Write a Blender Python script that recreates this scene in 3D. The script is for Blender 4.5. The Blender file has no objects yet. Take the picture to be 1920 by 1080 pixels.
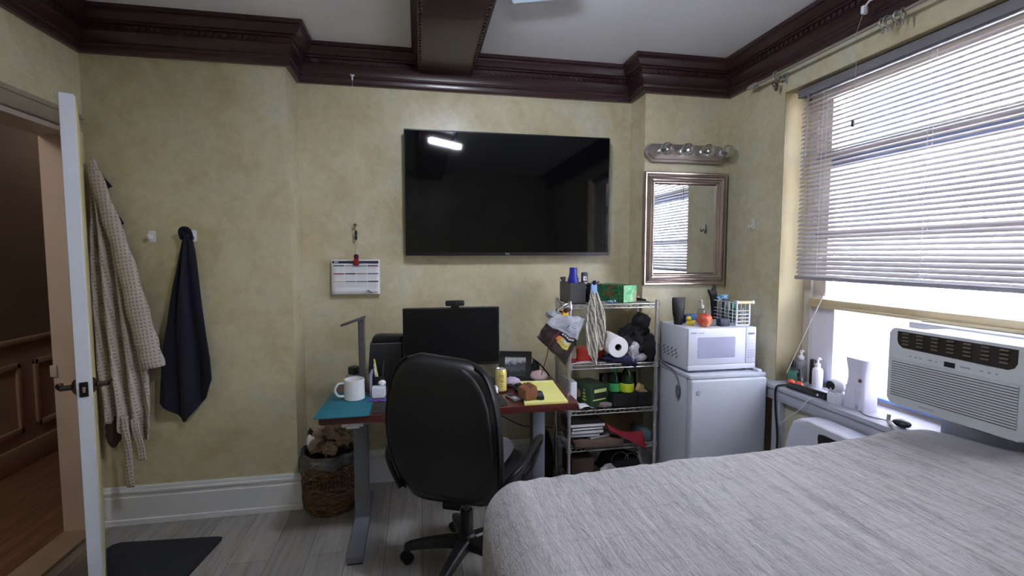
import bpy, bmesh, math, random
from mathutils import Vector, Matrix, noise
random.seed(7)
R = math.radians
LED = 19
PI = math.pi
sc = bpy.context.scene
COL = sc.collection
# ------------------------------------------------------------------ helpers
def lin(c):
    return tuple((v/255/12.92 if v/255 <= .04045 else ((v/255+.055)/1.055)**2.4) for v in c)
MW = {}
def sharp(me, ang=38):
    for p in me.polygons: p.use_smooth = True
    me.set_sharp_from_angle(angle=R(ang))
def obj(name, bm, m, parent=None, W=True, smooth=38, solid=0, sub=0):
    """link a bmesh as ONE object; W: coordinates are world ones, else local to the parent"""
    me = bpy.data.meshes.new(name)
    o = bpy.data.objects.new(name, me); COL.objects.link(o)
    pm = MW.get(parent, Matrix()) if parent else Matrix()
    if parent and W: bm.transform(pm.inverted())
    bmesh.ops.recalc_face_normals(bm, faces=bm.faces)
    bm.to_mesh(me); bm.free()
    if smooth: sharp(me, smooth)
    for mm in (m if isinstance(m, (list, tuple)) else [m]): me.materials.append(mm)
    if parent: o.parent = parent
    MW[o] = pm
    if sub:
        s = o.modifiers.new('sub', 'SUBSURF'); s.levels = sub; s.render_levels = sub
    if solid:
        s = o.modifiers.new('solid', 'SOLIDIFY'); s.thickness = solid; s.offset = 0
    return o
def tag(o, label=None, cat=None, group=None, kind=None):
    if label: o['label'] = label
    if cat: o['category'] = cat
    if group: o['group'] = group
    if kind: o['kind'] = kind
    return o
def thing(name, label, cat, loc, rz=0, group=None, kind=None):
    o = bpy.data.objects.new(name, None); COL.objects.link(o)
    o.empty_display_size = .05
    o.location = loc; o.rotation_euler = (0, 0, rz)
    MW[o] = Matrix.Translation(Vector(loc)) @ Matrix.Rotation(rz, 4, 'Z')
    return tag(o, label, cat, group, kind)
def struct(name, bm, m, parent=None, smooth=38, **k):
    o = obj(name, bm, m, parent, smooth=smooth, **k)
    if not parent: o['kind'] = 'structure'
    return o
def one(name, bm, m, label, cat, group=None, **k):
    return tag(obj(name, bm, m, None, **k), label, cat, group)
def copy_thing(src, loc, rz=None, label=None, group=None):
    r = src.copy(); COL.objects.link(r); r.location = loc
    if rz is not None: r.rotation_euler = (0, 0, rz)
    if label: r['label'] = label
    if group: r['group'] = group
    for ch in [c for c in bpy.data.objects if c.parent == src]:
        c = ch.copy(); COL.objects.link(c); c.parent = r
        for g in [g for g in bpy.data.objects if g.parent == ch]:
            d = g.copy(); COL.objects.link(d); d.parent = c
    return r
B = bmesh.new
def _new(bm, n0): return list(bm.verts)[n0:]
def box(bm, x0, x1, y0, y1, z0, z1, bev=0, seg=2, M=None, mi=0):
    n0 = len(bm.verts)
    vs = [bm.verts.new((x, y, z)) for x in (x0, x1) for y in (y0, y1) for z in (z0, z1)]
    fs = [bm.faces.new([vs[i] for i in f]) for f in
          ((0, 1, 3, 2), (4, 6, 7, 5), (0, 4, 5, 1), (2, 3, 7, 6), (0, 2, 6, 4), (1, 5, 7, 3))]
    for f in fs: f.material_index = mi
    if bev:
        es = list({e for f in fs for e in f.edges})
        r = bmesh.ops.bevel(bm, geom=es, offset=bev, segments=seg, affect='EDGES', profile=.5)
        for f in r['faces']: f.material_index = mi
    if M is not None:
        for v in _new(bm, n0) if not bev else [v for v in bm.verts if v.index == -1 or True][n0:]:
            v.co = M @ v.co
    return bm
def mbox(M, sx, sy, sz, bev=0, seg=2):
    """separate bmesh box centred on origin, transformed by M (bevel safe)"""
    t = B(); box(t, -sx/2, sx/2, -sy/2, sy/2, -sz/2, sz/2, bev, seg); t.transform(M); return t
def merge(bm, other):
    me = bpy.data.meshes.new('tmp'); other.to_mesh(me); other.free(); bm.from_mesh(me); bpy.data.meshes.remove(me); return bm
def lathe(bm, prof, c=(0, 0, 0), seg=24, M=None, mi=0):
    rings = []
    T = Matrix.Translation(Vector(c)) @ (M or Matrix())
    for r, z in prof:
        if r < 1e-5: rings.append([bm.verts.new(T @ Vector((0, 0, z)))])
        else: rings.append([bm.verts.new(T @ Vector((r*math.cos(2*PI*i/seg), r*math.sin(2*PI*i/seg), z))) for i in range(seg)])
    for a, b in zip(rings, rings[1:]):
        for i in range(seg):
            j = (i+1) % seg
            if len(a) == 1 and len(b) == 1: continue
            if len(a) == 1: f = bm.faces.new((a[0], b[i], b[j]))
            elif len(b) == 1: f = bm.faces.new((a[i], b[0], a[j]))
            else: f = bm.faces.new((a[i], b[i], b[j], a[j]))
            f.material_index = mi
    return bm
def cyl(bm, p0, p1, r0, r1=None, seg=16):
    r1 = r0 if r1 is None else r1
    return tube(bm, [p0, p1], [r0, r1], seg)
def tube(bm, pts, r, seg=8, closed=False, sx=1, sy=1, up=None):
    pts = [Vector(p) for p in pts]; n = len(pts)
    rs = r if isinstance(r, (list, tuple)) else [r]*n
    tang = []
    for i in range(n):
        a = pts[(i-1) % n] if (closed or i > 0) else pts[i]
        b = pts[(i+1) % n] if (closed or i < n-1) else pts[i]
        t = (b-a); tang.append(t.normalized() if t.length > 1e-9 else Vector((0, 0, 1)))
    t0 = tang[0]
    u = Vector(up) if up else (Vector((0, 0, 1)) if abs(t0.z) < .9 else Vector((1, 0, 0)))
    nrm = (u - t0*u.dot(t0)).normalized()
    rings = []
    for i in range(n):
        t = tang[i]
        nrm = (nrm - t*nrm.dot(t))
        nrm = nrm.normalized() if nrm.length > 1e-6 else t.orthogonal().normalized()
        bi = t.cross(nrm)
        rings.append([bm.verts.new(pts[i] + (nrm*math.cos(2*PI*k/seg)*sx + bi*math.sin(2*PI*k/seg)*sy)*rs[i]) for k in range(seg)])
    for i in range(n if closed else n-1):
        a, b = rings[i], rings[(i+1) % n]
        for k in range(seg):
            l = (k+1) % seg
            bm.faces.new((a[k], a[l], b[l], b[k]))
    if not closed:
        bm.faces.new(rings[0][::-1]); bm.faces.new(rings[-1])
    return bm
def spline(pts, n=8):
    """Catmull-Rom"""
    P = [Vector(p) for p in pts]; P = [2*P[0]-P[1]] + P + [2*P[-1]-P[-2]]
    out = []
    for i in range(1, len(P)-2):
        for k in range(n):
            t = k/n; a, b, c, d = P[i-1:i+3]
            out.append(.5*((2*b) + (c-a)*t + (2*a-5*b+4*c-d)*t*t + (3*b-a-3*c+d)*t**3))
    out.append(P[-2]); return out
def prism(bm, poly, axis, a, b, bev=0, seg=2, mi=0):
    def P(u, v, w):
        return {'x': (w, u, v), 'y': (u, w, v), 'z': (u, v, w)}[axis]
    A = [bm.verts.new(P(u, v, a)) for u, v in poly]; C = [bm.verts.new(P(u, v, b)) for u, v in poly]
    n = len(poly); fs = [bm.faces.new(A[::-1]), bm.faces.new(C)]
    for i in range(n): fs.append(bm.faces.new((A[i], A[(i+1) % n], C[(i+1) % n], C[i])))
    for f in fs: f.material_index = mi
    if bev:
        es = [e for e in fs[0].edges] + [e for e in fs[1].edges]
        r = bmesh.ops.bevel(bm, geom=es, offset=bev, segments=seg, affect='EDGES', profile=.5)
        for f in r['faces']: f.material_index = mi
    return bm
def rrect(x0, x1, y0, y1, r, n=5):
    out = []
    for cx, cy, a0 in ((x1-r, y1-r, 0), (x0+r, y1-r, 90), (x0+r, y0+r, 180), (x1-r, y0+r, 270)):
        for k in range(n+1):
            a = R(a0+90*k/n); out.append((cx+r*math.cos(a), cy+r*math.sin(a)))
    return out
def grid(bm, fn, nu, nv, closed_u=False):
    V = [[bm.verts.new(fn(i/nu, j/nv)) for i in range(nu if closed_u else nu+1)] for j in range(nv+1)]
    for j in range(nv):
        for i in range(nu):
            k = (i+1) % nu if closed_u else i+1
            bm.faces.new((V[j][i], V[j][k], V[j+1][k], V[j+1][i]))
    return bm
def loft(bm, secs):
    Rg = [[bm.verts.new(p) for p in s] for s in secs]; n = len(Rg[0])
    for a, b in zip(Rg, Rg[1:]):
        for i in range(n): bm.faces.new((a[i], a[(i+1) % n], b[(i+1) % n], b[i]))
    bm.faces.new(Rg[0][::-1]); bm.faces.new(Rg[-1]); return bm
def blob(bm, c, rad, amp=.1, fr=6, sub=3, seed=0, flat=None):
    r = bmesh.ops.create_icosphere(bm, subdivisions=sub, radius=1)
    c = Vector(c)
    for v in r['verts']:
        p = v.co.copy(); d = 1 + amp*noise.noise(p*fr*.35 + Vector((seed*7.1, seed*3.3, 1))) + amp*.6*noise.noise(p*fr + Vector((seed, 5, 2)))
        q = Vector((p.x*rad[0]*d, p.y*rad[1]*d, p.z*rad[2]*d))
        if flat is not None: q.z = max(q.z, -flat)
        v.co = c+q
    return bm
def interp(tab, t):
    if t <= tab[0][0]: return tab[0][1]
    for (a, x), (b, y) in zip(tab, tab[1:]):
        if t <= b:
            k = (t-a)/(b-a); return x+(y-x)*k
    return tab[-1][1]
# ------------------------------------------------------------------ materials
class NT:
    def __init__(s, name):
        s.m = bpy.data.materials.new(name); s.m.use_nodes = True
        s.t = s.m.node_tree; s.n = s.t.nodes; s.b = s.n['Principled BSDF']
    def add(s, typ, **k):
        nd = s.n.new(typ)
        for a, v in k.items():
            if a in nd.inputs: nd.inputs[a].default_value = v
            else: setattr(nd, a, v)
        return nd
    def link(s, a, b): s.t.links.new(a, b)
    def coord(s, scale=(1, 1, 1), rot=(0, 0, 0), kind='Object'):
        tc = s.add('ShaderNodeTexCoord'); mp = s.add('ShaderNodeMapping')
        mp.inputs['Scale'].default_value = scale; mp.inputs['Rotation'].default_value = rot
        s.link(tc.outputs[kind], mp.inputs['Vector']); return mp.outputs['Vector']
    def noise(s, vec, scale, detail=4, rough=.55, dist=0):
        nd = s.add('ShaderNodeTexNoise'); nd.inputs['Scale'].default_value = scale
        nd.inputs['Detail'].default_value = detail; nd.inputs['Roughness'].default_value = rough; nd.inputs['Distortion'].default_value = dist
        s.link(vec, nd.inputs['Vector']); return nd.outputs['Fac']
    def ramp(s, fac, stops):
        nd = s.add('ShaderNodeValToRGB'); e = nd.color_ramp.elements
        while len(e) < len(stops): e.new(.5)
        for el, (p, c) in zip(e, stops): el.position = p; el.color = (*c, 1)
        s.link(fac, nd.inputs['Fac']); return nd.outputs['Color']
    def mix(s, fac, a, b, typ='MIX'):
        nd = s.add('ShaderNodeMix', data_type='RGBA', blend_type=typ)
        for src, i in ((fac, 0), (a, 6), (b, 7)):
            if isinstance(src, (int, float)): nd.inputs[i].default_value = src
            elif isinstance(src, tuple): nd.inputs[i].default_value = (*src, 1)
            else: s.link(src, nd.inputs[i])
        return nd.outputs[2]
    def bump(s, h, strength=.3, dist=.01):
        nd = s.add('ShaderNodeBump'); nd.inputs['Strength'].default_value = strength; nd.inputs['Distance'].default_value = dist
        s.link(h, nd.inputs['Height']); s.link(nd.outputs['Normal'], s.b.inputs['Normal']); return nd
def mat(name, c, rough=.5, metal=0, var=.08, vs=6, bump=0, bs=60, stretch=(1, 1, 1), spec=None, trans=0, ior=1.45, coat=0, sheen=0, raw=False):
    k = NT(name); c = c if raw else lin(c)
    k.b.inputs['Roughness'].default_value = rough; k.b.inputs['Metallic'].default_value = metal
    if spec is not None: k.b.inputs['Specular IOR Level'].default_value = spec
    if trans: k.b.inputs['Transmission Weight'].default_value = trans; k.b.inputs['IOR'].default_value = ior
    if coat: k.b.inputs['Coat Weight'].default_value = coat; k.b.inputs['Coat Roughness'].default_value = .1
    if sheen: k.b.inputs['Sheen Weight'].default_value = sheen
    v = k.coord(stretch)
    lo = tuple(x*(1-var) for x in c); hi = tuple(min(1, x*(1+var)) for x in c)
    k.link(k.ramp(k.noise(v, vs), [(.3, lo), (.7, hi)]), k.b.inputs['Base Color'])
    if bump: k.bump(k.noise(v, bs, 5), bump, .004)
    return k.m
def plaster():
    k = NT('faux_plaster'); v = k.coord()
    n1 = k.noise(v, 1.7, 6, .62, .6); n2 = k.noise(v, 4.2, 7, .66, .35); n3 = k.noise(v, 24, 4, .6, .4)
    base = k.ramp(n1, [(.30, lin((192, 180, 146))), (.48, lin((202, 194, 164))), (.66, lin((196, 195, 174)))])
    pat = k.ramp(n2, [(.36, lin((182, 165, 128))), (.52, lin((203, 194, 164))), (.70, lin((204, 206, 192)))])
    c = k.mix(.55, base, pat)
    sp = k.ramp(n3, [(.35, (.80, .78, .74)), (.62, (1.04, 1.03, 1.0))])
    k.link(k.mix(.45, c, sp, 'MULTIPLY'), k.b.inputs['Base Color'])
    k.link(k.ramp(n2, [(.3, (.42,)*3), (.7, (.26,)*3)]), k.b.inputs['Roughness'])
    k.bump(k.mix(.4, n3, n2), .25, .006)
    return k.m
def planks(name, cols, wid, length, rough=.45, gap=.5):
    k = NT(name); v = k.coord(rot=(0, 0, PI/2))
    br = k.add('ShaderNodeTexBrick', offset=.37, offset_frequency=2)
    for a, val in (('Scale', 1), ('Brick Width', length), ('Row Height', wid), ('Mortar Size', .0016), ('Mortar Smooth', .3), ('Bias', 0)): br.inputs[a].default_value = val
    br.inputs['Color1'].default_value = (0, 0, 0, 1); br.inputs['Color2'].default_value = (1, 1, 1, 1); br.inputs['Mortar'].default_value = (.5, .5, .5, 1)
    k.link(v, br.inputs['Vector'])
    g = k.coord((14, 1.1, 1)); grain = k.noise(g, 2.2, 8, .62, .8); fine = k.noise(k.coord((90, 3, 1)), 1.5, 3)
    a = k.ramp(grain, [(.28, cols[0]), (.5, cols[1]), (.74, cols[2])])
    tone = k.ramp(br.outputs['Color'], [(0, (.86,)*3), (1, (1.1,)*3)])
    c = k.mix(1, a, tone, 'MULTIPLY'); c = k.mix(.18, c, k.ramp(fine, [(.3, (.6,)*3), (.7, (1.15,)*3)]), 'MULTIPLY')
    c = k.mix(br.outputs['Fac'], c, tuple(x*gap for x in cols[0]))
    k.link(c, k.b.inputs['Base Color']); k.b.inputs['Roughness'].default_value = rough
    inv = k.add('ShaderNodeMath', operation='SUBTRACT'); inv.inputs[0].default_value = 1; k.link(br.outputs['Fac'], inv.inputs[1])
    k.bump(inv.outputs[0], .3, .002); return k.m
def wood(name, c0, c1, rough=.35, axis=0, sc_=1, coat=.2):
    k = NT(name); s = [22*sc_, 22*sc_, 22*sc_]; s[axis] = 1.6*sc_
    v = k.coord(tuple(s)); n = k.noise(v, 1.6, 7, .6, .9)
    k.link(k.ramp(n, [(.3, lin(c0)), (.7, lin(c1))]), k.b.inputs['Base Color'])
    k.b.inputs['Roughness'].default_value = rough; k.b.inputs['Coat Weight'].default_value = coat
    k.bump(n, .08, .003); return k.m
def waffle(name, c, s=62):
    k = NT(name)
    v = k.coord((s, s, s*.85), rot=(0, R(8), 0))
    sep = k.add('ShaderNodeSeparateXYZ'); k.link(v, sep.inputs[0])
    def w(o):
        m = k.add('ShaderNodeMath', operation='SINE'); mm = k.add('ShaderNodeMath', operation='MULTIPLY'); mm.inputs[1].default_value = 2*PI/1.0
        k.link(o, mm.inputs[0]); k.link(mm.outputs[0], m.inputs[0]); return m.outputs[0]
    mx = k.add('ShaderNodeMath', operation='MAXIMUM'); k.link(w(sep.outputs['X']), mx.inputs[0]); k.link(w(sep.outputs['Z']), mx.inputs[1])
    ad = k.add('ShaderNodeMapRange'); ad.inputs['From Min'].default_value = -1; ad.inputs['From Max'].default_value = 1; k.link(mx.outputs[0], ad.inputs['Value'])
    cc = lin(c)
    k.link(k.ramp(ad.outputs[0], [(.1, tuple(x*.56 for x in cc)), (.5, cc)]), k.b.inputs['Base Color'])  # knit pits darkened in the colour, shade painted into the hollows
    k.b.inputs['Roughness'].default_value = .95; k.b.inputs['Sheen Weight'].default_value = .15
    k.bump(ad.outputs[0], .6, .005); return k.m
def quiltmat():
    k = NT('quilted_cotton'); v = k.coord((1, 1, 1))
    a = k.noise(k.coord((30, 3.4, 20)), 1.0, 6, .62, 1.2)          # long fine puckers along the bed
    b = k.noise(k.coord((80, 26, 60)), 1.0, 5, .65, 1.2)
    d = k.noise(v, 2.2, 4, .6)
    # cross stitching every 11 cm
    sep = k.add('ShaderNodeSeparateXYZ'); k.link(v, sep.inputs[0])
    m = k.add('ShaderNodeMath', operation='MULTIPLY'); m.inputs[1].default_value = 9.0; k.link(sep.outputs['Y'], m.inputs[0])
    wob = k.add('ShaderNodeMath', operation='MULTIPLY_ADD'); wob.inputs[1].default_value = .25
    k.link(k.noise(v, 4, 2), wob.inputs[0]); k.link(m.outputs[0], wob.inputs[2])
    fr = k.add('ShaderNodeMath', operation='PINGPONG'); fr.inputs[1].default_value = .5; k.link(wob.outputs[0], fr.inputs[0])
    st = k.ramp(fr.outputs[0], [(0, (0, 0, 0)), (.09, (1, 1, 1))])
    h = k.mix(.42, a, b); h2 = k.mix(.10, h, st, 'MULTIPLY')
    c1 = k.ramp(h, [(.34, lin((130, 128, 130))), (.48, lin((160, 157, 159))), (.66, lin((178, 175, 177)))])  # pucker hollows darkened in the colour to read as shade
    c2 = k.mix(.06, c1, st, 'MULTIPLY')
    c3 = k.mix(.25, c2, k.ramp(d, [(.35, (.88, .87, .84)), (.65, (1.05, 1.05, 1.06))]), 'MULTIPLY')
    k.link(c3, k.b.inputs['Base Color']); k.b.inputs['Roughness'].default_value = .9
    k.b.inputs['Sheen Weight'].default_value = .1
    k.bump(h2, 1.0, .016); return k.m
def stripes(name, c0, c1):
    k = NT(name); v = k.coord((1, 1, 1), rot=(0, R(12), 0))
    w = k.add('ShaderNodeTexWave', wave_type='BANDS', bands_direction='X'); w.inputs['Scale'].default_value = 20; w.inputs['Distortion'].default_value = 3.2; w.inputs['Detail'].default_value = 3; w.inputs['Detail Scale'].default_value = 2
    k.link(v, w.inputs['Vector']); br = k.noise(k.coord((30, 30, 70)), 1.2, 3)
    f = k.mix(.5, w.outputs['Fac'], br)
    k.link(k.ramp(f, [(.38, lin(c0)), (.5, lin(c1))]), k.b.inputs['Base Color']); k.b.inputs['Roughness'].default_value = .9
    k.bump(br, .4, .004); return k.m
def wicker():
    k = NT('dark_wicker'); n = k.noise(k.coord((20, 20, 70)), 1, 5)
    k.link(k.ramp(n, [(.3, lin((48, 32, 22))), (.55, lin((112, 84, 56))), (.75, lin((150, 120, 84)))]), k.b.inputs['Base Color'])
    k.b.inputs['Roughness'].default_value = .65; k.bump(n, .6, .004); return k.m
def bricks():
    k = NT('pale_brick'); v = k.coord((1, 1, 1), rot=(PI/2, 0, PI/2))
    tc = k.add('ShaderNodeTexCoord'); sep = k.add('ShaderNodeSeparateXYZ'); cmb = k.add('ShaderNodeCombineXYZ')
    k.link(tc.outputs['Object'], sep.inputs[0]); k.link(sep.outputs['Y'], cmb.inputs[0]); k.link(sep.outputs['Z'], cmb.inputs[1])
    br = k.add('ShaderNodeTexBrick')
    for a, val in (('Scale', 1), ('Brick Width', .21), ('Row Height', .075), ('Mortar Size', .008), ('Bias', 0)): br.inputs[a].default_value = val
    br.inputs['Color1'].default_value = (*lin((226, 220, 214)), 1); br.inputs['Color2'].default_value = (*lin((206, 200, 196)), 1); br.inputs['Mortar'].default_value = (*lin((118, 114, 110)), 1)
    k.link(cmb.outputs[0], br.inputs['Vector']); k.link(br.outputs['Color'], k.b.inputs['Base Color']); k.b.inputs['Roughness'].default_value = .9
    return k.m
def emit(name, c, s):
    k = NT(name); k.b.inputs['Base Color'].default_value = (*lin(c), 1)
    k.b.inputs['Emission Color'].default_value = (*lin(c), 1); k.b.inputs['Emission Strength'].default_value = s; return k.m
def glassm(name, c=(255, 255, 255), rough=.02, blend=.12):
    k = NT(name); k.n.remove(k.b); out = k.n['Material Output']
    tr = k.add('ShaderNodeBsdfTransparent'); tr.inputs['Color'].default_value = (*lin(c), 1)
    gl = k.add('ShaderNodeBsdfGlossy'); gl.inputs['Roughness'].default_value = rough
    fr = k.add('ShaderNodeLayerWeight'); fr.inputs['Blend'].default_value = blend
    mx = k.add('ShaderNodeMixShader'); k.link(fr.outputs['Facing'], mx.inputs[0]); k.link(tr.outputs[0], mx.inputs[1]); k.link(gl.outputs[0], mx.inputs[2])
    k.link(mx.outputs[0], out.inputs['Surface']); return k.m
PLASTER = plaster()
MAHOG = wood('mahogany_trim', (42, 22, 25), (60, 33, 36), .33, 0, .5, .25)
CEIL = mat('ceiling_paint', (238, 239, 246), .8, var=.03, vs=2)
WHITEP = mat('white_paint', (222, 224, 228), .4, var=.03)
DOORP = mat('door_paint', (206, 212, 222), .45, var=.03)
CREAMP = mat('cream_paint', (214, 204, 160), .45, var=.08, vs=4)
JAMBP = mat('jamb_paint', (206, 196, 186), .5, var=.05)
VINYL = planks('grey_vinyl_planks', (lin((134, 129, 126)), lin((156, 152, 149)), lin((171, 168, 166))), .18, 1.2, .5)
OAK = planks('brown_hall_planks', (lin((104, 78, 62)), lin((138, 106, 86)), lin((164, 130, 106))), .09, .9, .4)
HALLW = mat('brown_hall_paint', (140, 122, 108), .6, var=.08, vs=3)
WAINS = mat('hall_wainscot_paint', (190, 164, 146), .5, var=.04)
BLACKP = mat('black_plastic', (24, 24, 27), .42, var=.1)
BLACKM = mat('matte_black', (16, 16, 18), .6, var=.1)
LEATHER = mat('black_leather', (13, 13, 15), .36, var=.15, bump=.15, bs=140)
SCREEN = mat('tv_screen_glass', (7, 8, 11), .04, var=.0, spec=.5)
MONSCR = mat('monitor_screen_glass', (9, 9, 11), .38, var=.05, spec=.35)
CHROME = mat('chrome_wire', (206, 205, 206), .28, .8, var=.1)
STEEL = mat('brushed_nickel', (176, 168, 164), .32, .9, var=.1, stretch=(1, 40, 1))
BRONZE = mat('pewter_frame', (176, 162, 156), .24, .92, var=.12, vs=8)
GREYM = mat('grey_powder_coat', (118, 122, 134), .5, var=.05)
DGREYM = mat('dark_grey_plastic', (70, 70, 74), .5, var=.06)
WHITEPL = mat('white_plastic', (226, 228, 236), .4, var=.03)
WHITEAP = mat('white_appliance', (205, 208, 222), .38, var=.03)
FRIDGEM = mat('fridge_enamel', (190, 196, 208), .42, var=.03, bump=.06, bs=220)
ACM = mat('ac_plastic', (204, 210, 214), .45, var=.03)
SLAT = mat('blind_slat', (160, 155, 156), .45, var=.03)
NAVY = mat('navy_towel', (17, 18, 36), .95, var=.2, vs=50, bump=.6, bs=260, sheen=.05)
ROBE = waffle('beige_waffle_knit', (186, 175, 166))
MATM = mat('charcoal_mat', (33, 34, 42), .95, var=.3, vs=150, bump=.7, bs=300)
QUILT = quiltmat()
WICKER = wicker()
PAPER = mat('white_paper', (226, 226, 230), .7, var=.03)
CRUMP = mat('beige_crumpled_paper', (150, 130, 114), .85, var=.12, vs=14, bump=.3, bs=40)
DESKW = wood('desk_mahogany', (66, 27, 23), (92, 42, 35), .3, 0, .7, .35)
TEAL = mat('teal_mat', (26, 104, 122), .6, var=.08, bump=.1, bs=90)
MUGM = mat('white_ceramic', (226, 226, 228), .2, var=.02, coat=.4)
YELLOWPAD = mat('yellow_pad_paper', (232, 226, 136), .7, var=.03)
LEATHERB = mat('brown_leather', (136, 86, 56), .5, var=.2, vs=22, bump=.3, bs=60)
LILAC = mat('lilac_fabric', (176, 160, 182), .8, var=.15, vs=18, bump=.3, bs=60)
k = NT('frosted_panel'); k.n.remove(k.b); tl_ = k.add('ShaderNodeBsdfTranslucent'); tl_.inputs['Color'].default_value = (.55, .56, .60, 1); tp_ = k.add('ShaderNodeBsdfTransparent'); mx_ = k.add('ShaderNodeMixShader'); mx_.inputs[0].default_value = .3
k.link(tl_.outputs[0], mx_.inputs[1]); k.link(tp_.outputs[0], mx_.inputs[2]); k.link(mx_.outputs[0], k.n['Material Output'].inputs['Surface']); FROST = k.m
GLASSW = glassm('window_glass', (250, 252, 255))
CLEARP = glassm('clear_plastic', (238, 242, 244), .05)
HAZEP = mat('hazy_plastic', (222, 224, 230), .3, trans=.75, var=.02)
MINT = mat('mint_liquid', (128, 226, 196), .2, trans=.6, var=.03)
MIRRORM = mat('mirror_silver', (235, 238, 240), .015, 1, var=0)
FABBLK = mat('black_fabric', (20, 19, 21), .9, var=.3, vs=20, bump=.4, bs=90)
GREYFAB = mat('grey_fabric', (78, 75, 80), .9, var=.2, vs=30, bump=.4, bs=120)
# ------------------------------------------------------------------ room numbers
XL, YB, XC, YT, XR, YR, XW = -1.666, 2.890, -.691, 3.141, 1.422, 2.929, 2.012
ZC, ZM = 2.461, 2.669
YF = -1.35                                     # wall behind the camera
WY0, WY1, WZ0, WZ1 = .45, 2.432, .70, 2.346     # window opening
XG = 2.20                                       # window plane
# ------------------------------------------------------------------ setting
bm = B(); box(bm, XL-.01, XW+.25, YF, YT+.05, -.08, 0); struct('floor', bm, VINYL, smooth=0)
bm = B(); box(bm, XL-.16, XW+.3, YF-.2, YT+.4, ZM, ZM+.12); struct('ceiling', bm, CEIL, smooth=0)
bm = B(); prism(bm, [(XL-.16, YB), (XC, YB), (XC, YT), (XR, YT), (XR, YR), (XW+.3, YR), (XW+.3, YT+.35), (XL-.16, YT+.35)], 'z', 0, ZM)
struct('wall_back', bm, PLASTER, smooth=0)
DY0, DY1, DZ = 1.98, 2.862, 2.062               # doorway
bm = B(); box(bm, XL-.16, XL, YF-.2, DY0, 0, ZM); box(bm, XL-.16, XL, DY1, YB, 0, ZM); box(bm, XL-.16, XL, DY0, DY1, DZ, ZM)
struct('wall_left', bm, PLASTER, smooth=0)
bm = B(); box(bm, XW, XW+.3, WY1, YR, 0, ZM); box(bm, XW, XW+.3, YF-.2, WY0, 0, ZM); box(bm, XW, XW+.3, WY0, WY1, WZ1, ZM); box(bm, XW, XW+.3, WY0, WY1, 0, WZ0)
struct('wall_right', bm, PLASTER, smooth=0)
bm = B(); box(bm, XL, XW, YF-.2, YF, 0, ZM); struct('wall_front', bm, PLASTER, smooth=0)
# window recess lining: plain warm plaster
def sweep(bm, path, prof, closed=False):
    n = len(path); P = [Vector((x, y)) for x, y in path]
    nor = []
    for a, b in zip(P, P[1:]):
        d = (b-a).normalized(); nor.append(Vector((d.y, -d.x)))
    mit = []
    for i in range(n):
        if i == 0: mit.append(nor[0])
        elif i == n-1: mit.append(nor[-1])
        else:
            s = nor[i-1]+nor[i]; mit.append(s/(1+nor[i-1].dot(nor[i])))
    V = [[bm.verts.new((P[i].x+mit[i].x*o, P[i].y+mit[i].y*o, z)) for o, z in prof] for i in range(n)]
    for a, b in zip(V, V[1:]):
        for j in range(len(prof)-1): bm.faces.new((a[j], a[j+1], b[j+1], b[j]))
    bm.faces.new(V[0]); bm.faces.new(V[-1][::-1])
    return bm
PATH = [(XL, YF), (XL, YB), (XC, YB), (XC, YT), (XR, YT), (XR, YR), (XW, YR), (XW, YF)]
cp = [(0, ZC), (.022, ZC), (.028, ZC+.01), (.028, ZC+.035), (.034, ZC+.042), (.034, ZC+.05), (.028, ZC+.055), (.032, ZC+.075),
      (.045, ZC+.095), (.05, ZC+.10), (.05, ZC+.104), (.056, ZC+.106), (.056, ZC+.130), (.07, ZC+.134), (.07, ZC+.142), (.082, ZC+.146),
      (.090, ZC+.160), (.101, ZC+.172), (.104, ZC+.176), (.104, ZC+.184), (.115, ZC+.188), (.115, ZM), (0, ZM)]
bm = B(); sweep(bm, PATH, cp)
for (ax, ay), (bx, by) in zip(PATH, PATH[1:]):                      # dentil row
    a, b = Vector((ax, ay, 0)), Vector((bx, by, 0)); d = (b-a); L = d.length; d.normalize(); nr = Vector((d.y, -d.x, 0))
    if ax == bx and abs(ax) > 1.6 and False: continue
    k = .06
    while k < L-.06:
        p = a+d*k+nr*.058; p.z = ZC+.118
        t = mbox(Matrix.Translation(p) @ Matrix.Rotation(math.atan2(d.y, d.x), 4, 'Z'), .016, .016, .018)
        merge(bm, t); k += .034
struct('trim_1', bm, MAHOG)
# ceiling beam
bm = B()
bx0, bx1 = -.022, .374
prof = [(bx0, ZM), (bx0, ZM-.03), (bx0+.012, ZM-.038), (bx0+.012, ZM-.075), (bx0+.03, ZM-.09), (bx0+.034, ZM-.118), (bx0+.062, ZM-.122),
        (bx1-.062, ZM-.122), (bx1-.034, ZM-.118), (bx1-.03, ZM-.09), (bx1-.012, ZM-.075), (bx1-.012, ZM-.038), (bx1, ZM-.03), (bx1, ZM)]
prism(bm, prof, 'y', YF, YT-.06)
for sx in (bx0+.046, bx1-.046):
    y = YT-.14
    while y > .4:
        merge(bm, mbox(Matrix.Translation((sx, y, ZM-.122)), .016, .016, .014, .004, 1)); y -= .034
struct('trim_2', bm, MAHOG)
# baseboards
bp = [(0, .205), (.012, .205), (.016, .198), (.016, .188), (.022, .182), (.022, .172), (.015, .166), (.013, .150), (.020, .146), (.020, .030), (.026, .026), (.028, 0), (0, 0)]
bm = B(); sweep(bm, [(XL, YB), (XC, YB), (XC, YT), (XR, YT), (XR, YR), (XW, YR)], bp); struct('baseboard_back', bm, WHITEP)
bm = B(); sweep(bm, [(XL, YF), (XL, DY0-.1)], bp); struct('baseboard_left', bm, WHITEP)
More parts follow.
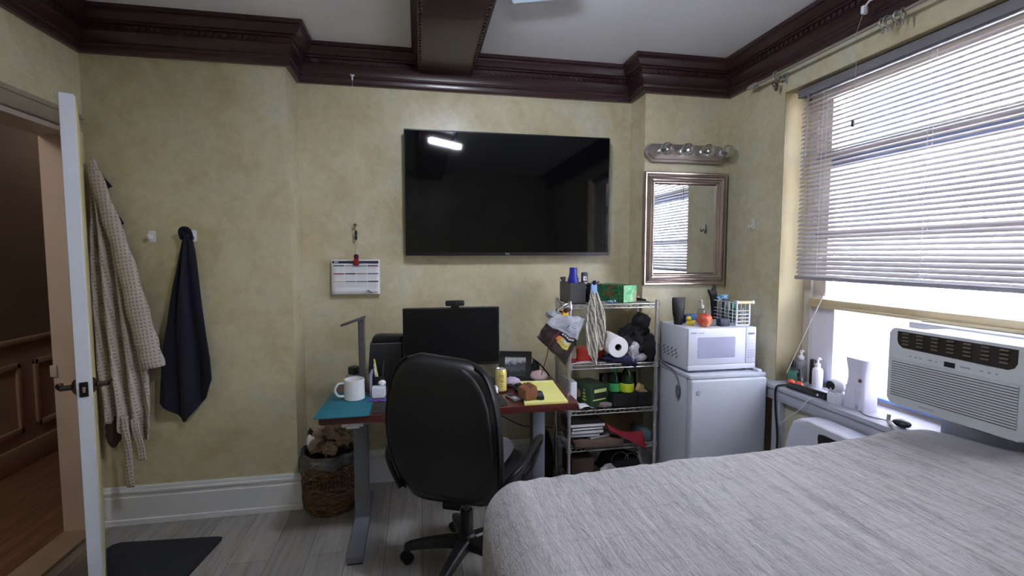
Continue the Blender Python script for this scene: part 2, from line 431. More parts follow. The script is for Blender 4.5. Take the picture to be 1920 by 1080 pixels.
# doorway lining, stop and casing
bm = B(); box(bm, XL-.165, XL+.004, DY1-.025, DY1-.001, 0, DZ); box(bm, XL-.165, XL+.004, DY0+.001, DY0+.025, 0, DZ); box(bm, XL-.165, XL+.004, DY0, DY1-.001, DZ-.025, DZ-.001)
box(bm, XL-.045, XL-.012, DY1-.04, DY1-.02, 0, DZ-.02)
merge(bm, mbox(Matrix.Translation((XL-.16, DY1-.03, .86)), .03, .012, .06, .004)); struct('trim_3', bm, JAMBP)
bm = B(); box(bm, XL, XL+.022, DY0-.09, DY1-.005, DZ, DZ+.075, .006); box(bm, XL, XL+.03, DY0-.1, DY1, DZ+.06, DZ+.085, .006); box(bm, XL, XL+.022, DY0-.09, DY0, 0, DZ, .006)
struct('trim_4', bm, mat('casing_paint', (150, 140, 124), .45, var=.05))
bm = B(); box(bm, XL-.17, XL-.02, DY0, DY1-.02, -.02, .012, .005); struct('trim_5', bm, mat('stone_saddle', (176, 160, 142), .45, var=.15, vs=14))
# hallway
XH = -2.68
bm = B(); box(bm, XH-.1, XL-.155, -1.5, 6.2, -.08, 0); struct('floor_hallway', bm, OAK, smooth=0)
bm = B(); box(bm, XH-.15, XH, -1.5, 6.2, 0, 2.75); box(bm, XH, XL-.16, 6.0, 6.2, 0, 2.75); box(bm, XH, XL-.16, -1.6, -1.4, 0, 2.75); box(bm, XL-.26, XL-.16, YT+.3, 6.2, 0, 2.75)
struct('wall_hallway', bm, HALLW, smooth=0)
bm = B(); box(bm, XH-.1, XL-.16, -1.5, 6.2, 2.72, 2.8); struct('ceiling_hallway', bm, CEIL, smooth=0)
bm = B(); box(bm, XH, XH+.012, -1.4, 6, 0, .86)
box(bm, XH, XH+.04, -1.4, 6, .85, .885, .008); box(bm, XH, XH+.03, -1.4, 6, 0, .16, .008)
y = 1.9
while y < 5.8:
    for (a, b, c, d) in ((y, y+.56, .68, .72), (y, y+.56, .24, .28), (y, y+.035, .24, .72), (y+.525, y+.56, .24, .72)): box(bm, XH+.01, XH+.03, a, b, c, d, .006)
    y += .68
struct('trim_6', bm, WAINS)
# ------------------------------------------------------------------ open door
Rr, Hh = Vector((-1.247, 2.125, 0)), Vector((-1.622, 2.793, 0))
dd = (Hh-Rr).normalized(); nn = Vector((dd.y, -dd.x, 0))
dl = (Hh-Rr).length
MD = Matrix(((dd.x, -nn.x, 0, Rr.x), (dd.y, -nn.y, 0, Rr.y), (0, 0, 1, 0), (0, 0, 0, 1)))   # local x along the leaf from the latch edge, y through its thickness
door = thing('door_1', None, None, (0, 0, 0), kind='structure')
bm = B(); box(bm, 0, dl, 0, .045, .012, 2.045, .002, 1); bm.transform(MD); obj('door_leaf', bm, DOORP, door)
bm = B(); box(bm, .03, dl, -.003, .004, .012, 2.045); bm.transform(MD); obj('door_face', bm, CREAMP, door)['label'] = 'cream painted room side of the door'
bm = B(); box(bm, -.003, .003, .010, .036, .905, .962); bm.transform(MD); lp = obj('latch_plate', bm, mat('dark_bronze', (58, 54, 54), .35, .9), door)
bm = B(); box(bm, -.012, .0, .018, .028, .922, .944, .003); bm.transform(MD); obj('latch_bolt', bm, STEEL, lp)
HB = mat('handle_metal', (104, 94, 90), .25, 1)
for s, y0 in ((1, .045), (-1, 0)):
    bm = B()
    lathe(bm, [(0, 0), (.030, 0), (.030, .006), (.022, .012), (.011, .016), (.010, .05), (0, .05)], seg=20, M=Matrix.Translation((.062, y0, .935)) @ Matrix.Rotation(R(-90)*s, 4, 'X'))
    tube(bm, spline([(.062, y0+.045*s, .935), (.09, y0+.055*s, .938), (.135, y0+.056*s, .934), (.172, y0+.05*s, .928)], 5), [.010]*5+[.009]*5+[.008]*6, 10)
    bm.transform(MD); obj('door_handle', bm, HB, door)
# hooks and hung clothes on the left part of the back wall
def hook(x, z, label):
    t = thing('wall_hook', label, 'hook', (x, YB, z-.03))
    bm = B(); prism(bm, rrect(x-.017, x+.017, z-.032, z+.028, .006), 'y', YB-.006, YB, .002); obj('back_plate', bm, WHITEPL, t)
    bm = B(); tube(bm, spline([(x, YB-.004, z+.002), (x, YB-.018, z-.014), (x, YB-.032, z-.014), (x, YB-.036, z+.006)], 5), .006, 8, sx=1, sy=1.5); obj('hook_arm', bm, WHITEPL, t)
    return t
hook(-1.375, 1.548, 'empty small white adhesive wall hook left of the navy towel')
hook(-1.180, 1.552, 'small white adhesive wall hook holding the navy towel')
def drape(bm, ztop, zb, xl, xr, ybase, amp, folds, nu=40, nv=60, seed=0, bulge=.0):
    def f(u, v):
        z = ztop+(interp(zb, u)-ztop)*v
        x = interp(xl, v)*(1-u)+interp(xr, v)*u
        a = interp(amp, v)
        y = ybase - bulge*math.sin(PI*u) - a*(.5+.5*math.sin(folds*2*PI*u + 1.3*math.sin(3*v+seed)+seed)) - a*.5*noise.noise(Vector((u*5+seed, v*3, seed)))
        return (x, y, z)
    return grid(bm, f, nu, nv)
bm = B()
drape(bm, 1.545, [(0, .66), (.25, .60), (.36, .575), (.45, .555), (.6, .60), (.85, .68), (1, .78)],
      [(0, -1.212), (.1, -1.232), (.3, -1.268), (.5, -1.30), (.7, -1.33), (.9, -1.352), (1, -1.358)],
      [(0, -1.182), (.1, -1.168), (.3, -1.150), (.5, -1.135), (.7, -1.118), (.85, -1.105), (1, -1.10)], YB-.022, [(0, .012), (.3, .028), (1, .034)], 2.2, seed=1.4, bulge=.012)
tw = one('bath_towel', bm, NAVY, 'dark navy bath towel gathered and hanging from a white wall hook', 'towel', solid=.012)
bm = B(); tube(bm, spline([(-1.222, YB-.03, 1.53), (-1.225, YB-.042, 1.57), (-1.205, YB-.052, 1.588), (-1.18, YB-.05, 1.578), (-1.172, YB-.034, 1.53)], 6), .010, 8); blob(bm, (-1.2, YB-.045, 1.560), (.016, .013, .020), .3, 5, 2, 3)
obj('hanging_loop', bm, NAVY, tw)
# bathrobe
rb = thing('bathrobe', 'long beige waffle-knit bathrobe hanging behind the open door', 'bathrobe', (-1.52, 2.82, .45))
bm = B()
drape(bm, 1.93, [(0, .60), (.3, .555), (.45, .52), (.75, .47), (1, .48)],
      [(0, -1.612), (.3, -1.618), (.6, -1.622), (.8, -1.618), (.92, -1.60), (1, -1.60)],
      [(0, -1.60), (.06, -1.575), (.16, -1.525), (.25, -1.475), (.4, -1.435), (.55, -1.415), (.7, -1.395), (.88, -1.39), (1, -1.405)], 2.858, [(0, .012), (.3, .040), (.7, .05), (1, .05)], 3.2, 54, 90, seed=.4, bulge=.014)
body = obj('robe_body', bm, ROBE, rb, solid=.008)
bm = B()
pts = spline([(-1.585, 2.815, 1.86), (-1.52, 2.800, 1.64), (-1.455, 2.795, 1.38), (-1.41, 2.795, 1.14), (-1.375, 2.798, .96), (-1.362, 2.80, .885)], 8)
tube(bm, pts, [.028+.024*min(1, i/26)+.004*math.sin(i*.9) for i in range(len(pts))], 20, sx=.62, sy=1.0, up=(0, 1, 0)); slv = obj('sleeve', bm, ROBE, rb)
bm = B(); tube(bm, [(-1.378, 2.797, .955), (-1.362, 2.799, .892), (-1.36, 2.80, .87)], [.053, .058, .056], 20, sx=.66, sy=1.0, up=(0, 1, 0)); obj('cuff', bm, ROBE, slv)
bm = B()
grid(bm, lambda u, v: (-1.512+.034*u+.012*v, 2.786-.004*math.sin(9*v)-.006*math.sin(PI*u), .62-.375*v), 6, 26)
grid(bm, lambda u, v: (-1.475+.034*u+.03*v, 2.794-.005*math.sin(7*v), .60-.22*v), 6, 20)
obj('belt', bm, ROBE, rb, solid=.008)
bm = B(); blob(bm, (-1.575, 2.835, .53), (.035, .03, .085), .25, 4, 3, 5); one('dark_garment', bm, mat('dark_brown_knit', (62, 52, 46), .95, bump=.4, bs=80), 'dark brown cloth hem peeping out below the beige bathrobe', 'clothing')
bm = B()
for pts2 in ([(-1.61, 1.88), (-1.585, 1.855), (-1.542, 1.80), (-1.572, 1.787), (-1.605, 1.79)], [(-1.60, 1.70), (-1.553, 1.675), (-1.515, 1.645), (-1.498, 1.612), (-1.528, 1.583), (-1.60, 1.60)]):
    prism(bm, pts2, 'y', 2.868, 2.884, .004)
box(bm, -1.61, -1.585, 2.870, 2.884, 1.58, 1.86)
one('black_garment', bm, FABBLK, 'black garment with two pointed ends sticking out behind the beige bathrobe', 'clothing')
# floor mat
bm = B()
mp = [(-1.525, 2.635), (-1.515, 2.665), (-1.485, 2.68), (-1.03, 2.645), (-1.005, 2.635), (-1.0, 2.61), (-1.045, 2.30), (-1.10, 1.95), (-1.17, 1.94), (-1.29, 2.22)]
prism(bm, mp, 'z', 0, .010, .003); one('floor_mat', bm, MATM, 'dark charcoal floor mat lying beside the open door', 'mat')
# ------------------------------------------------------------------ things on the back wall
t = thing('calendar', 'white yearly wall calendar sheet hanging from a red clip', 'calendar', (-.376, YT-.03, 1.20))
cy = YT-.032
bm = B()
grid(bm, lambda u, v: (-.519+.284*u, cy-.012*v*v+.004*u, 1.418-.211*v), 10, 8)
sheet = obj('sheet', bm, PAPER, t, solid=.0012)
def flat(bm, x0, x1, z0, z1, y): 
    vs = [bm.verts.new(p) for p in ((x0, y, z0), (x1, y, z0), (x1, y, z1), (x0, y, z1))]; bm.faces.new(vs)
def cal_y(z): v = (1.418-z)/.211; return cy-.012*v*v-.0022
bm = B(); flat(bm, -.513, -.242, 1.396, 1.411, cal_y(1.405)); obj('header_band', bm, mat('navy_print', (38, 38, 62), .6), t)
cc = [(42, 46, 84), (126, 140, 170), (128, 150, 158), (124, 60, 84), (142, 44, 60), (48, 44, 84), (176, 142, 130), (112, 124, 152), (196, 196, 140), (110, 126, 144), (110, 126, 144), (30, 30, 60)]
for i in range(12):
    r, c = divmod(i, 4); x0 = -.507+c*.0668; z = 1.385-r*.0485
    bm = B(); flat(bm, x0, x0+.062, z-.0068, z, cal_y(z)); mb = obj('month_bar', bm, mat('month_ink', cc[i], .6), t)
    bm = B()
    for a in range(5):
        for b in range(7): flat(bm, x0+.003+b*.0083, x0+.0065+b*.0083, z-.0125-a*.0062, z-.0105-a*.0062, cal_y(z-.012-a*.006))
    obj('day_numbers', bm, mat('pale_ink', (176, 178, 190), .7), mb)
bm = B(); flat(bm, -.32, -.25, 1.217, 1.220, cal_y(1.218)); obj('footer_text', bm, mat('grey_ink', (120, 120, 136), .7), t)
bm = B(); prism(bm, [(-.318, 1.231), (-.30, 1.232), (-.276, 1.213), (-.29, 1.213)], 'y', cal_y(1.222)-.0005, cal_y(1.222)); obj('footer_swoosh', bm, bpy.data.materials['grey_ink'], t)
def text(name, s, size, M, m, parent, ext=.0004, bold=0):
    cu = bpy.data.curves.new('txt', 'FONT'); cu.body = s; cu.size = size; cu.extrude = ext; cu.offset = bold; cu.align_x = 'CENTER'; cu.align_y = 'CENTER'; cu.resolution_u = 3
    o = bpy.data.objects.new('txt', cu); COL.objects.link(o)
    bpy.context.view_layer.update()
    me = bpy.data.meshes.new_from_object(o.evaluated_get(bpy.context.evaluated_depsgraph_get()))
    bpy.data.objects.remove(o)
    b = B(); b.from_mesh(me); bpy.data.meshes.remove(me); b.transform(M)
    return obj(name, b, m, parent, smooth=0)
def facing_y(x, y, z): return Matrix.Translation((x, y, z)) @ Matrix.Rotation(R(90), 4, 'X')          # readable from -Y
def facing_x(x, y, z): return Matrix.Translation((x, y, z)) @ Matrix.Rotation(R(-90), 4, 'Z') @ Matrix.Rotation(R(90), 4, 'X')   # readable from -X
text('year_number', '2025', .013, facing_y(-.490, cal_y(1.404)-.001, 1.4035), PAPER, t, bold=.0004)
t = thing('clip', 'small red plastic clip gripping the top of the calendar', 'clip', (-.371, YT-.045, 1.385), group=None)
RED = mat('red_plastic', (150, 34, 44), .4)
bm = B(); prism(bm, [(-.382, 1.45), (-.360, 1.45), (-.358, 1.42), (-.353, 1.392), (-.36, 1.383), (-.382, 1.383), (-.389, 1.392), (-.384, 1.42)], 'y', YT-.052, YT-.038, .003); obj('jaw', bm, RED, t)
bm = B(); cyl(bm, (-.371, YT-.060, 1.438), (-.371, YT-.03, 1.438), .014, seg=16); obj('spring', bm, mat('dark_red', (92, 20, 28), .35), t)
t = thing('hanging_line', 'thin clear line with gold bead and black swivel above the calendar', 'string', (-.371, YT-.045, 1.45))
bm = B(); tube(bm, [(-.371, YT-.045, 2.49), (-.373, YT-.045, 2.0), (-.374, YT-.045, 1.64)], .0011, 6); obj('line', bm, mat('clear_line', (196, 190, 160), .3), t)
bm = B(); lathe(bm, [(0, -.011), (.008, -.008), (.011, 0), (.008, .008), (0, .011)], (-.374, YT-.045, 1.628), 14); obj('bead', bm, mat('brass', (150, 130, 84), .3, .8), t)
bm = B(); lathe(bm, [(0, -.03), (.006, -.026), (.009, -.01), (.006, 0), (.010, .012), (.006, .03), (0, .034)], (-.370, YT-.045, 1.565), 10); tube(bm, [(-.374, YT-.045, 1.618), (-.376, YT-.047, 1.60), (-.370, YT-.045, 1.595)], .002, 6); obj('swivel', bm, BLACKP, t)
bm = B(); tube(bm, spline([(-.370, YT-.045, 1.536), (-.364, YT-.047, 1.51), (-.375, YT-.045, 1.487), (-.372, YT-.045, 1.452)], 5), .0015, 6); obj('wire_link', bm, STEEL, t)
bm = B(); box(bm, -.383, -.359, YT-.050, YT-.030, 2.508, 2.516, .002); box(bm, -.375, -.367, YT-.050, YT-.030, 2.484, 2.51, .002); one('picture_hook', bm, WHITEPL, 'tiny white T-shaped hook on the dark crown moulding above the calendar', 'hook')
# television
ty = 3.05
t = thing('television', 'large flat black television mounted high on the back wall', 'television', (.583, ty, 1.44))
x0, x1, z0, z1 = -.076, 1.236, 1.442, 2.205
bm = B(); prism(bm, rrect(x0, x1, z0, z1, .006), 'y', ty, ty+.03, .002); obj('casing', bm, BLACKP, t)
bm = B(); box(bm, x0+.007, x1-.007, ty-.0025, ty+.002, z0+.022, z1-.008); obj('screen', bm, SCREEN, t, smooth=0)
bm = B(); box(bm, .28, .90, ty+.028, ty+.055, 1.55, 2.05, .01); obj('rear_housing', bm, BLACKM, t)
bm = B(); box(bm, .38, .80, ty+.05, YT-.001, 1.68, 1.72); box(bm, .38, .80, ty+.05, YT-.001, 1.88, 1.92); obj('wall_bracket', bm, BLACKM, t)
text('logo', 'TCL', .016, facing_y(.556, ty-.002, z0+.0105), mat('logo_silver', (196, 196, 200), .3, .5), t, bold=.0006)
# mirror
t = thing('wall_mirror', 'rectangular wall mirror in a wide ridged pewter frame', 'mirror', (1.715, YR, 1.25))
mx0, mx1, mz0, mz1 = 1.412, 1.994, 1.250, 1.975
def frame_sweep(bm, x0, x1, z0, z1, prof, yb):
    """prof: (distance in from the outer edge, height off the wall)"""
    cs = [(x0, z0, 1, 1), (x1, z0, -1, 1), (x1, z1, -1, -1), (x0, z1, 1, -1)]
    V = [[bm.verts.new((cx+sx*i, yb-h, cz+sz*i)) for i, h in prof] for cx, cz, sx, sz in cs]
    for k in range(4):
        a, b = V[k], V[(k+1) % 4]
        for j in range(len(prof)-1): bm.faces.new((a[j], a[j+1], b[j+1], b[j]))
bm = B(); frame_sweep(bm, mx0, mx1, mz0, mz1, [(0, 0), (0, .026), (.006, .034), (.014, .034), (.018, .028), (.024, .030), (.036, .044), (.044, .046), (.050, .038), (.054, .036), (.060, .034), (.066, .024), (.070, .024), (.076, .016), (.080, .012), (.08, .004)], YR); obj('frame', bm, BRONZE, t, smooth=25)
bm = B(); box(bm, mx0+.06, mx1-.06, YR-.012, YR-.004, mz0+.06, mz1-.06); obj('mirror_glass', bm, MIRRORM, t, smooth=0)
# vanity light
t = thing('vanity_light', 'brushed nickel bar light with four clear globe bulbs above the mirror', 'light fixture', (1.70, YR, 2.09))
vz = 2.092
def capsule(bm, x0, x1, zc, h, ya, yb, ins=0):
    c = .045
    poly = [(x0+c, zc-h), (x1-c, zc-h), (x1-.012, zc-h*.5), (x1, zc-h*.2), (x1, zc+h*.2), (x1-.012, zc+h*.5), (x1-c, zc+h), (x0+c, zc+h), (x0+.012, zc+h*.5), (x0, zc+h*.2), (x0, zc-h*.2), (x0+.012, zc-h*.5)]
    prism(bm, poly, 'y', ya, yb, .006, 2)
bm = B(); capsule(bm, 1.412, 1.985, vz, .058, YR-.028, YR); capsule(bm, 1.43, 1.967, vz, .043, YR-.046, YR-.02); obj('back_plate', bm, STEEL, t)
BULB = glassm('bulb_glass', (236, 238, 240), .03, blend=.55)
for bx in (1.505, 1.645, 1.785, 1.92):
    bm = B(); lathe(bm, [(0, 0), (.021, 0), (.021, .03), (.016, .034), (0, .034)], seg=18, M=Matrix.Translation((bx, YR-.044, vz+.004)) @ Matrix.Rotation(R(90), 4, 'X')); so = obj('socket', bm, CHROME, t)
    bm = B(); lathe(bm, [(0, 0), (.014, .002), (.016, .012), (.026, .022), (.036, .038), (.0395, .056), (.036, .074), (.024, .088), (.010, .094), (0, .095)], seg=24, M=Matrix.Translation((bx, YR-.074, vz+.004)) @ Matrix.Rotation(R(90), 4, 'X'))
    bu = obj('bulb', bm, BULB, t)
    bm = B(); lathe(bm, [(0, 0), (.012, 0), (.008, .02), (.004, .035), (.012, .045), (.010, .052), (0, .053)], seg=12, M=Matrix.Translation((bx, YR-.078, vz+.004)) @ Matrix.Rotation(R(90), 4, 'X')); obj('filament_stem', bm, mat('bulb_cap', (190, 186, 180), .2, 1), bu)
# hook on the short right wall
bm = B(); prism(bm, rrect(2.64, 2.676, 1.60, 1.665, .007), 'x', XW-.008, XW, .002); tube(bm, spline([(XW-.006, 2.658, 1.632), (XW-.02, 2.658, 1.615), (XW-.03, 2.658, 1.615), (XW-.032, 2.658, 1.63)], 4), .006, 8)
one('wall_hook', bm, mat('translucent_hook', (206, 208, 196), .3), 'pale translucent adhesive hook on the wall right of the mirror', 'hook')
# ------------------------------------------------------------------ window
win = thing('window_1', None, None, (XG, 1.44, WZ0), kind='structure')
FRM = mat('window_frame_paint', (196, 190, 182), .5, var=.05); SASHB = mat('blue_grey_metal', (120, 136, 176), .4, .3); SASHG = mat('grey_sash', (150, 146, 146), .5); BEIGE = mat('beige_sash_paint', (186, 172, 140), .5, var=.08)
bm = B(); box(bm, XG-.02, XG+.08, WY1-.05, WY1, WZ0, WZ1); box(bm, XG-.02, XG+.08, WY0, WY0+.05, WZ0, WZ1); box(bm, XG-.02, XG+.08, WY0+.05, WY1-.05, WZ1-.06, WZ1); box(bm, XG, XG+.08, WY0+.05, WY1-.05, WZ0, WZ0+.05); obj('window_frame', bm, FRM, win)
bm = B(); box(bm, XG, XG+.04, 2.30, WY1-.05, 1.22, WZ1-.06); box(bm, XG, XG+.04, WY0+.05, WY0+.12, 1.22, WZ1-.06); obj('sash_stile', bm, FRM, win)
bm = B(); box(bm, XG-.005, XG+.05, WY0+.05, 2.38, 1.965, 2.005); obj('meeting_rail', bm, SASHG, win)
bm = B(); box(bm, XG+.01, XG+.06, WY0+.05, 2.30, 1.915, 1.964); obj('meeting_rail', bm, SASHB, win)
bm = B(); box(bm, XG-.005, XG+.05, WY0+.05, 2.38, 1.535, 1.578); obj('lock_rail', bm, SASHG, win)
bm = B(); box(bm, XG-.03, XG+.05, WY0+.05, WY1-.05, 1.168, 1.205, .004); box(bm, XG-.045, XG+.04, WY0+.05, WY1-.05, 1.158, 1.172, .003); obj('bottom_rail', bm, BEIGE, win)
bm = B(); box(bm, XG+.002, XG+.03, 2.315, 2.375, 1.205, 1.33); obj('sash_stop', bm, mat('white_stop', (216, 218, 228), .5), win)
bm = B(); box(bm, XG+.018, XG+.022, WY0+.1, 2.31, 1.2, WZ1-.06); obj('glass_pane', bm, GLASSW, win, smooth=0)
bm = B(); box(bm, XG+.0, XG+.02, 2.235, WY1-.03, WZ0+.05, 1.158); obj('side_board', bm, mat('white_board', (226, 224, 236), .5, var=.03), win)
bm = B(); box(bm, XG+.006, XG+.010, 1.60, 2.235, WZ0+.05, 1.158); obj('frosted_panel', bm, FROST, win, smooth=0)
bm = B(); box(bm, XG-.024, XG+.0, 1.62, 2.26, WZ0+.045, WZ0+.056); obj('tape_strip', bm, mat('blue_tape', (104, 134, 190), .6), win)
# plaster lining of the recess (warm cream)
LINING = mat('recess_plaster', (158, 144, 112), .6, var=.06, vs=7)
bm = B(); box(bm, XW+.001, XG-.02, WY1-.004, WY1+.002, WZ0, WZ1); box(bm, XW+.001, XG-.02, WY0, WY1-.004, WZ1-.004, WZ1+.002); box(bm, XW+.001, XG-.02, WY0-.002, WY0+.004, WZ0, WZ1); struct('trim_7', bm, LINING, smooth=0)
# venetian blind
t = thing('venetian_blind', 'white slatted venetian blind half lowered over the window', 'blind', (2.075, 1.42, 1.33))
ya, yb = .52, 2.368
xb = 2.075
bm = B(); box(bm, xb-.03, xb+.02, ya, yb+.01, 2.295, 2.338, .003); obj('headrail', bm, mat('grey_headrail', (126, 124, 130), .6), t)
bm = B()
zs = [2.284-i*.0232 for i in range(42)]
tilt = R(42)
for i, z in enumerate(zs):
    tl = tilt + R(3)*noise.noise(Vector((i*.5, 3, 0))) + (R(10) if i > 36 else 0)
    sag = .003*noise.noise(Vector((i*.2, 9, 1)))
    jl = .010*noise.noise(Vector((i*.8, 2, 5)))
    def sl(u, v, z=z, tl=tl, sag=sag, jl=jl):
        w = (v-.5)*.025; cr = .0016*(1-4*(v-.5)**2)
        return (xb + w*math.cos(tl)-cr*math.sin(tl), ya+(yb+jl-ya)*u, z + w*math.sin(tl)+cr*math.cos(tl)+sag*math.sin(PI*u)+.0006*noise.noise(Vector((u*6, i*.3, 2))))
    grid(bm, sl, 14, 3)
obj('slats', bm, SLAT, t, smooth=60)
bm = B(); box(bm, xb-.014, xb+.014, ya, yb+.004, 1.312, 1.332, .004); obj('bottom_rail', bm, mat('grey_bottom_rail', (150, 148, 156), .4), t)
for yy in (2.22, 1.68, 1.18, .70):
    bm = B()
    for dx in (-.0125, .0125): tube(bm, [(xb+dx, yy, 2.3), (xb+dx, yy, 1.33)], .0009, 5)
    obj('ladder_cord', bm, PAPER, t)
bm = B(); tube(bm, [(xb-.032, 2.30, 2.30), (xb-.034, 2.31, 1.98), (xb-.034, 2.312, 1.86)], .0032, 8); obj('tilt_wand', bm, mat('grey_wand', (140, 138, 150), .4), t)
bm = B(); tube(bm, spline([(xb-.02, 2.10, 1.32), (xb-.04, 2.13, 1.25), (xb-.06, 2.18, 1.12), (xb-.07, 2.24, .98), (xb-.1, 2.30, .80)], 6), .0014, 5); obj('pull_cord', bm, PAPER, t)
bm = B()
z = 2.30
while z > 1.32:
    lathe(bm, [(0, -.0028), (.0026, 0), (0, .0028)], (xb-.034, 1.16, z), 6); z -= .0125
obj('bead_chain', bm, PAPER, t)
# curtain rod with rings
t = thing('curtain_rod', 'clear curtain rod along the crown moulding above the window', 'curtain rod', (1.95, 1.5, 2.43))
bm = B(); cyl(bm, (1.945, .3, 2.435), (1.945, 2.60, 2.435), .0075, seg=14); obj('rod', bm, mat('frosted_rod', (160, 154, 142), .3, trans=.25), t)
bm = B(); lathe(bm, [(0, 0), (.014, .002), (.016, .02), (.013, .06), (.009, .075), (0, .076)], (1.945, 2.585, 2.435), 16, Matrix.Rotation(R(-90), 4, 'X')); obj('finial', bm, mat('frosted_finial', (190, 186, 176), .25, trans=.4), t)
bm = B(); tube(bm, [(XW, 2.43, 2.42), (1.97, 2.43, 2.41), (1.945, 2.43, 2.418)], .007, 8); tube(bm, [(1.945+.016*math.cos(a), 2.43, 2.435+.016*math.sin(a)) for a in [2*PI*i/14 for i in range(14)]], .004, 6, True); box(bm, XW-.006, XW, 2.415, 2.445, 2.39, 2.45, .003); obj('bracket', bm, CHROME, t)
rings = None
for i, (yy, tz) in enumerate(((1.80, 10), (1.775, -14), (1.735, 6), (1.71, 20))):
    rg = thing('curtain_ring', 'clear plastic curtain ring bunched on the rod above the window', 'curtain ring', (1.945, yy, 2.435), R(tz), 'clear curtain rings bunched on the rod')
    bm = B(); tube(bm, [(.021*math.cos(a), 0, .021*math.sin(a)-.010) for a in [2*PI*k/20 for k in range(20)]], .0032, 8, True); obj('ring', bm, CLEARP if False else CHROME, rg, W=False)
    bm = B(); tube(bm, [(.009*math.cos(a), 0, .009*math.sin(a)-.043) for a in [2*PI*k/14 for k in range(14)]], .0022, 6, True); obj('eyelet', bm, CHROME, rg, W=False)
bm = B(); blob(bm, (1.955, 2.435, 2.372), (.012, .010, .022), .3, 5, 2, 4); tube(bm, spline([(1.95, 2.40, 2.42), (1.955, 2.42, 2.39), (1.95, 2.46, 2.40), (1.955, 2.44, 2.36)], 4), .003, 6)
one('cord_clip', bm, mat('dark_clip', (58, 52, 48), .5), 'small dark cord clip dangling at the curtain rod bracket', 'clip')
t = thing('hanging_line', 'thin line with small black weight hanging in front of the blind', 'string', (1.93, 1.85, 2.05))
bm = B(); tube(bm, [(1.90, 1.846, 2.50), (1.915, 1.90, 2.42), (1.96, 1.935, 2.30), (1.972, 1.95, 2.06)], .0011, 6); obj('line', bm, mat('clear_line_b', (200, 190, 180), .4), t)
bm = B(); box(bm, 1.967, 1.977, 1.944, 1.956, 2.035, 2.066, .003); obj('weight', bm, BLACKP, t)
bm = B(); box(bm, 1.886, 1.912, 1.838, 1.854, 2.48, 2.515, .004); tube(bm, spline([(1.90, 1.846, 2.51), (1.895, 1.82, 2.522), (1.895, 1.80, 2.52)], 4), .004, 6); one('adhesive_hook', bm, WHITEPL, 'tiny white hook stuck on the crown moulding above the window', 'hook')
# ------------------------------------------------------------------ sill, air conditioner, radiator cover
SILL = .724
t = thing('radiator_cover', 'long white radiator cover with deep sill under the window', 'radiator cover', (1.97, 1.6, 0))
RC = mat('radiator_cover_paint', (172, 174, 184), .45, var=.05)
bm = B(); box(bm, 1.930, 2.178, .46, 2.425, SILL-.0235, SILL, .003); box(bm, 1.930, 2.008, 2.42, 2.86, SILL-.024, SILL, .003); obj('top_board', bm, RC, t)
bm = B(); box(bm, 1.942, 1.96, .42, 2.85, SILL-.085, SILL-.024, .002); obj('apron', bm, RC, t)
bm = B(); box(bm, 1.942, 2.008, 2.30, 2.36, 0, SILL-.085, .002); obj('leg_panel', bm, RC, t)
bm = B(); box(bm, 1.975, 1.99, .45, 2.30, .02, SILL-.09, .001); obj('front_panel', bm, mat('beige_panel', (190, 184, 160), .5, var=.08), t)
ac = thing('air_conditioner', 'white window air conditioner with dark louvred outlet and horizontal grille', 'air conditioner', (1.98, 1.385, .857))
ax, ay0, ay1, az0, az1 = 1.85, 1.150, 1.612, .857, 1.160
bm = B(); prism(bm, rrect(ay0, ay1, az0, az1, .02), 'x', ax, ax+.055, .008, 3); obj('front_panel', bm, ACM, ac)
bm = B(); box(bm, ax+.05, XG+.35, ay0+.02, ay1-.02, az0+.012, az1-.012, .004); obj('casing', bm, ACM, ac)
bm = B(); box(bm, 2.09, XG+.3, ay0+.03, ay1-.03, SILL, az0+.014); obj('base_pan', bm, RC, ac)
VENT = mat('vent_dark', (44, 36, 34), .4, var=.1); VLOUV = mat('vent_louvre', (92, 80, 72), .35, var=.15)
bm = B(); vp = [(1.185, 1.149), (1.578, 1.149), (1.578, 1.112), (1.572, 1.097), (1.556, 1.086), (1.21, 1.080), (1.193, 1.088), (1.185, 1.104)]
prism(bm, vp, 'x', ax-.0015, ax+.01); ve = obj('air_outlet', bm, VENT, ac)
for i in range(7):
    y = 1.545-i*.054
    bm = B()
    for k in range(4): merge(bm, mbox(Matrix.Translation((ax-.003, y, 1.100+k*.0135)) @ Matrix.Rotation(R(25), 4, 'Y'), .004, .026, .0075, .001, 1))
    obj('louvre', bm, VLOUV, ve)
bm = B(); box(bm, ax-.0012, ax+.002, 1.366, 1.402, 1.048, 1.066); obj('display', bm, BLACKM, ac)
bm = B()
for y in (1.525, 1.505, 1.487, 1.455, 1.448, 1.43, 1.345, 1.338, 1.33, 1.322, 1.285, 1.262, 1.240): box(bm, ax-.0012, ax+.001, y-.004, y+.003, 1.056, 1.0605)
obj('control_icons', bm, mat('icon_grey', (160, 162, 168), .5), ac)
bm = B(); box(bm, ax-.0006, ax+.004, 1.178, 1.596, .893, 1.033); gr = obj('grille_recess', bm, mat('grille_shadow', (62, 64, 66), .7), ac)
bm = B()
for i in range(15):
    z = .897+i*.0094
    prism(bm, [(ax-.004, z), (ax+.003, z-.001), (ax+.003, z+.0062), (ax-.004, z+.0056)], 'y', 1.176, 1.598)
obj('grille_slats', bm, ACM, ac)
bm = B(); box(bm, ax-.0004, ax+.002, 1.165, 1.605, 1.0385, 1.0395); obj('seam', bm, mat('seam_grey', (140, 144, 148), .6), ac)
text('brand_lettering', 'FRIGIDAIRE', .011, facing_x(ax-.0003, 1.455, .874), mat('pale_lettering', (168, 172, 178), .5), ac)
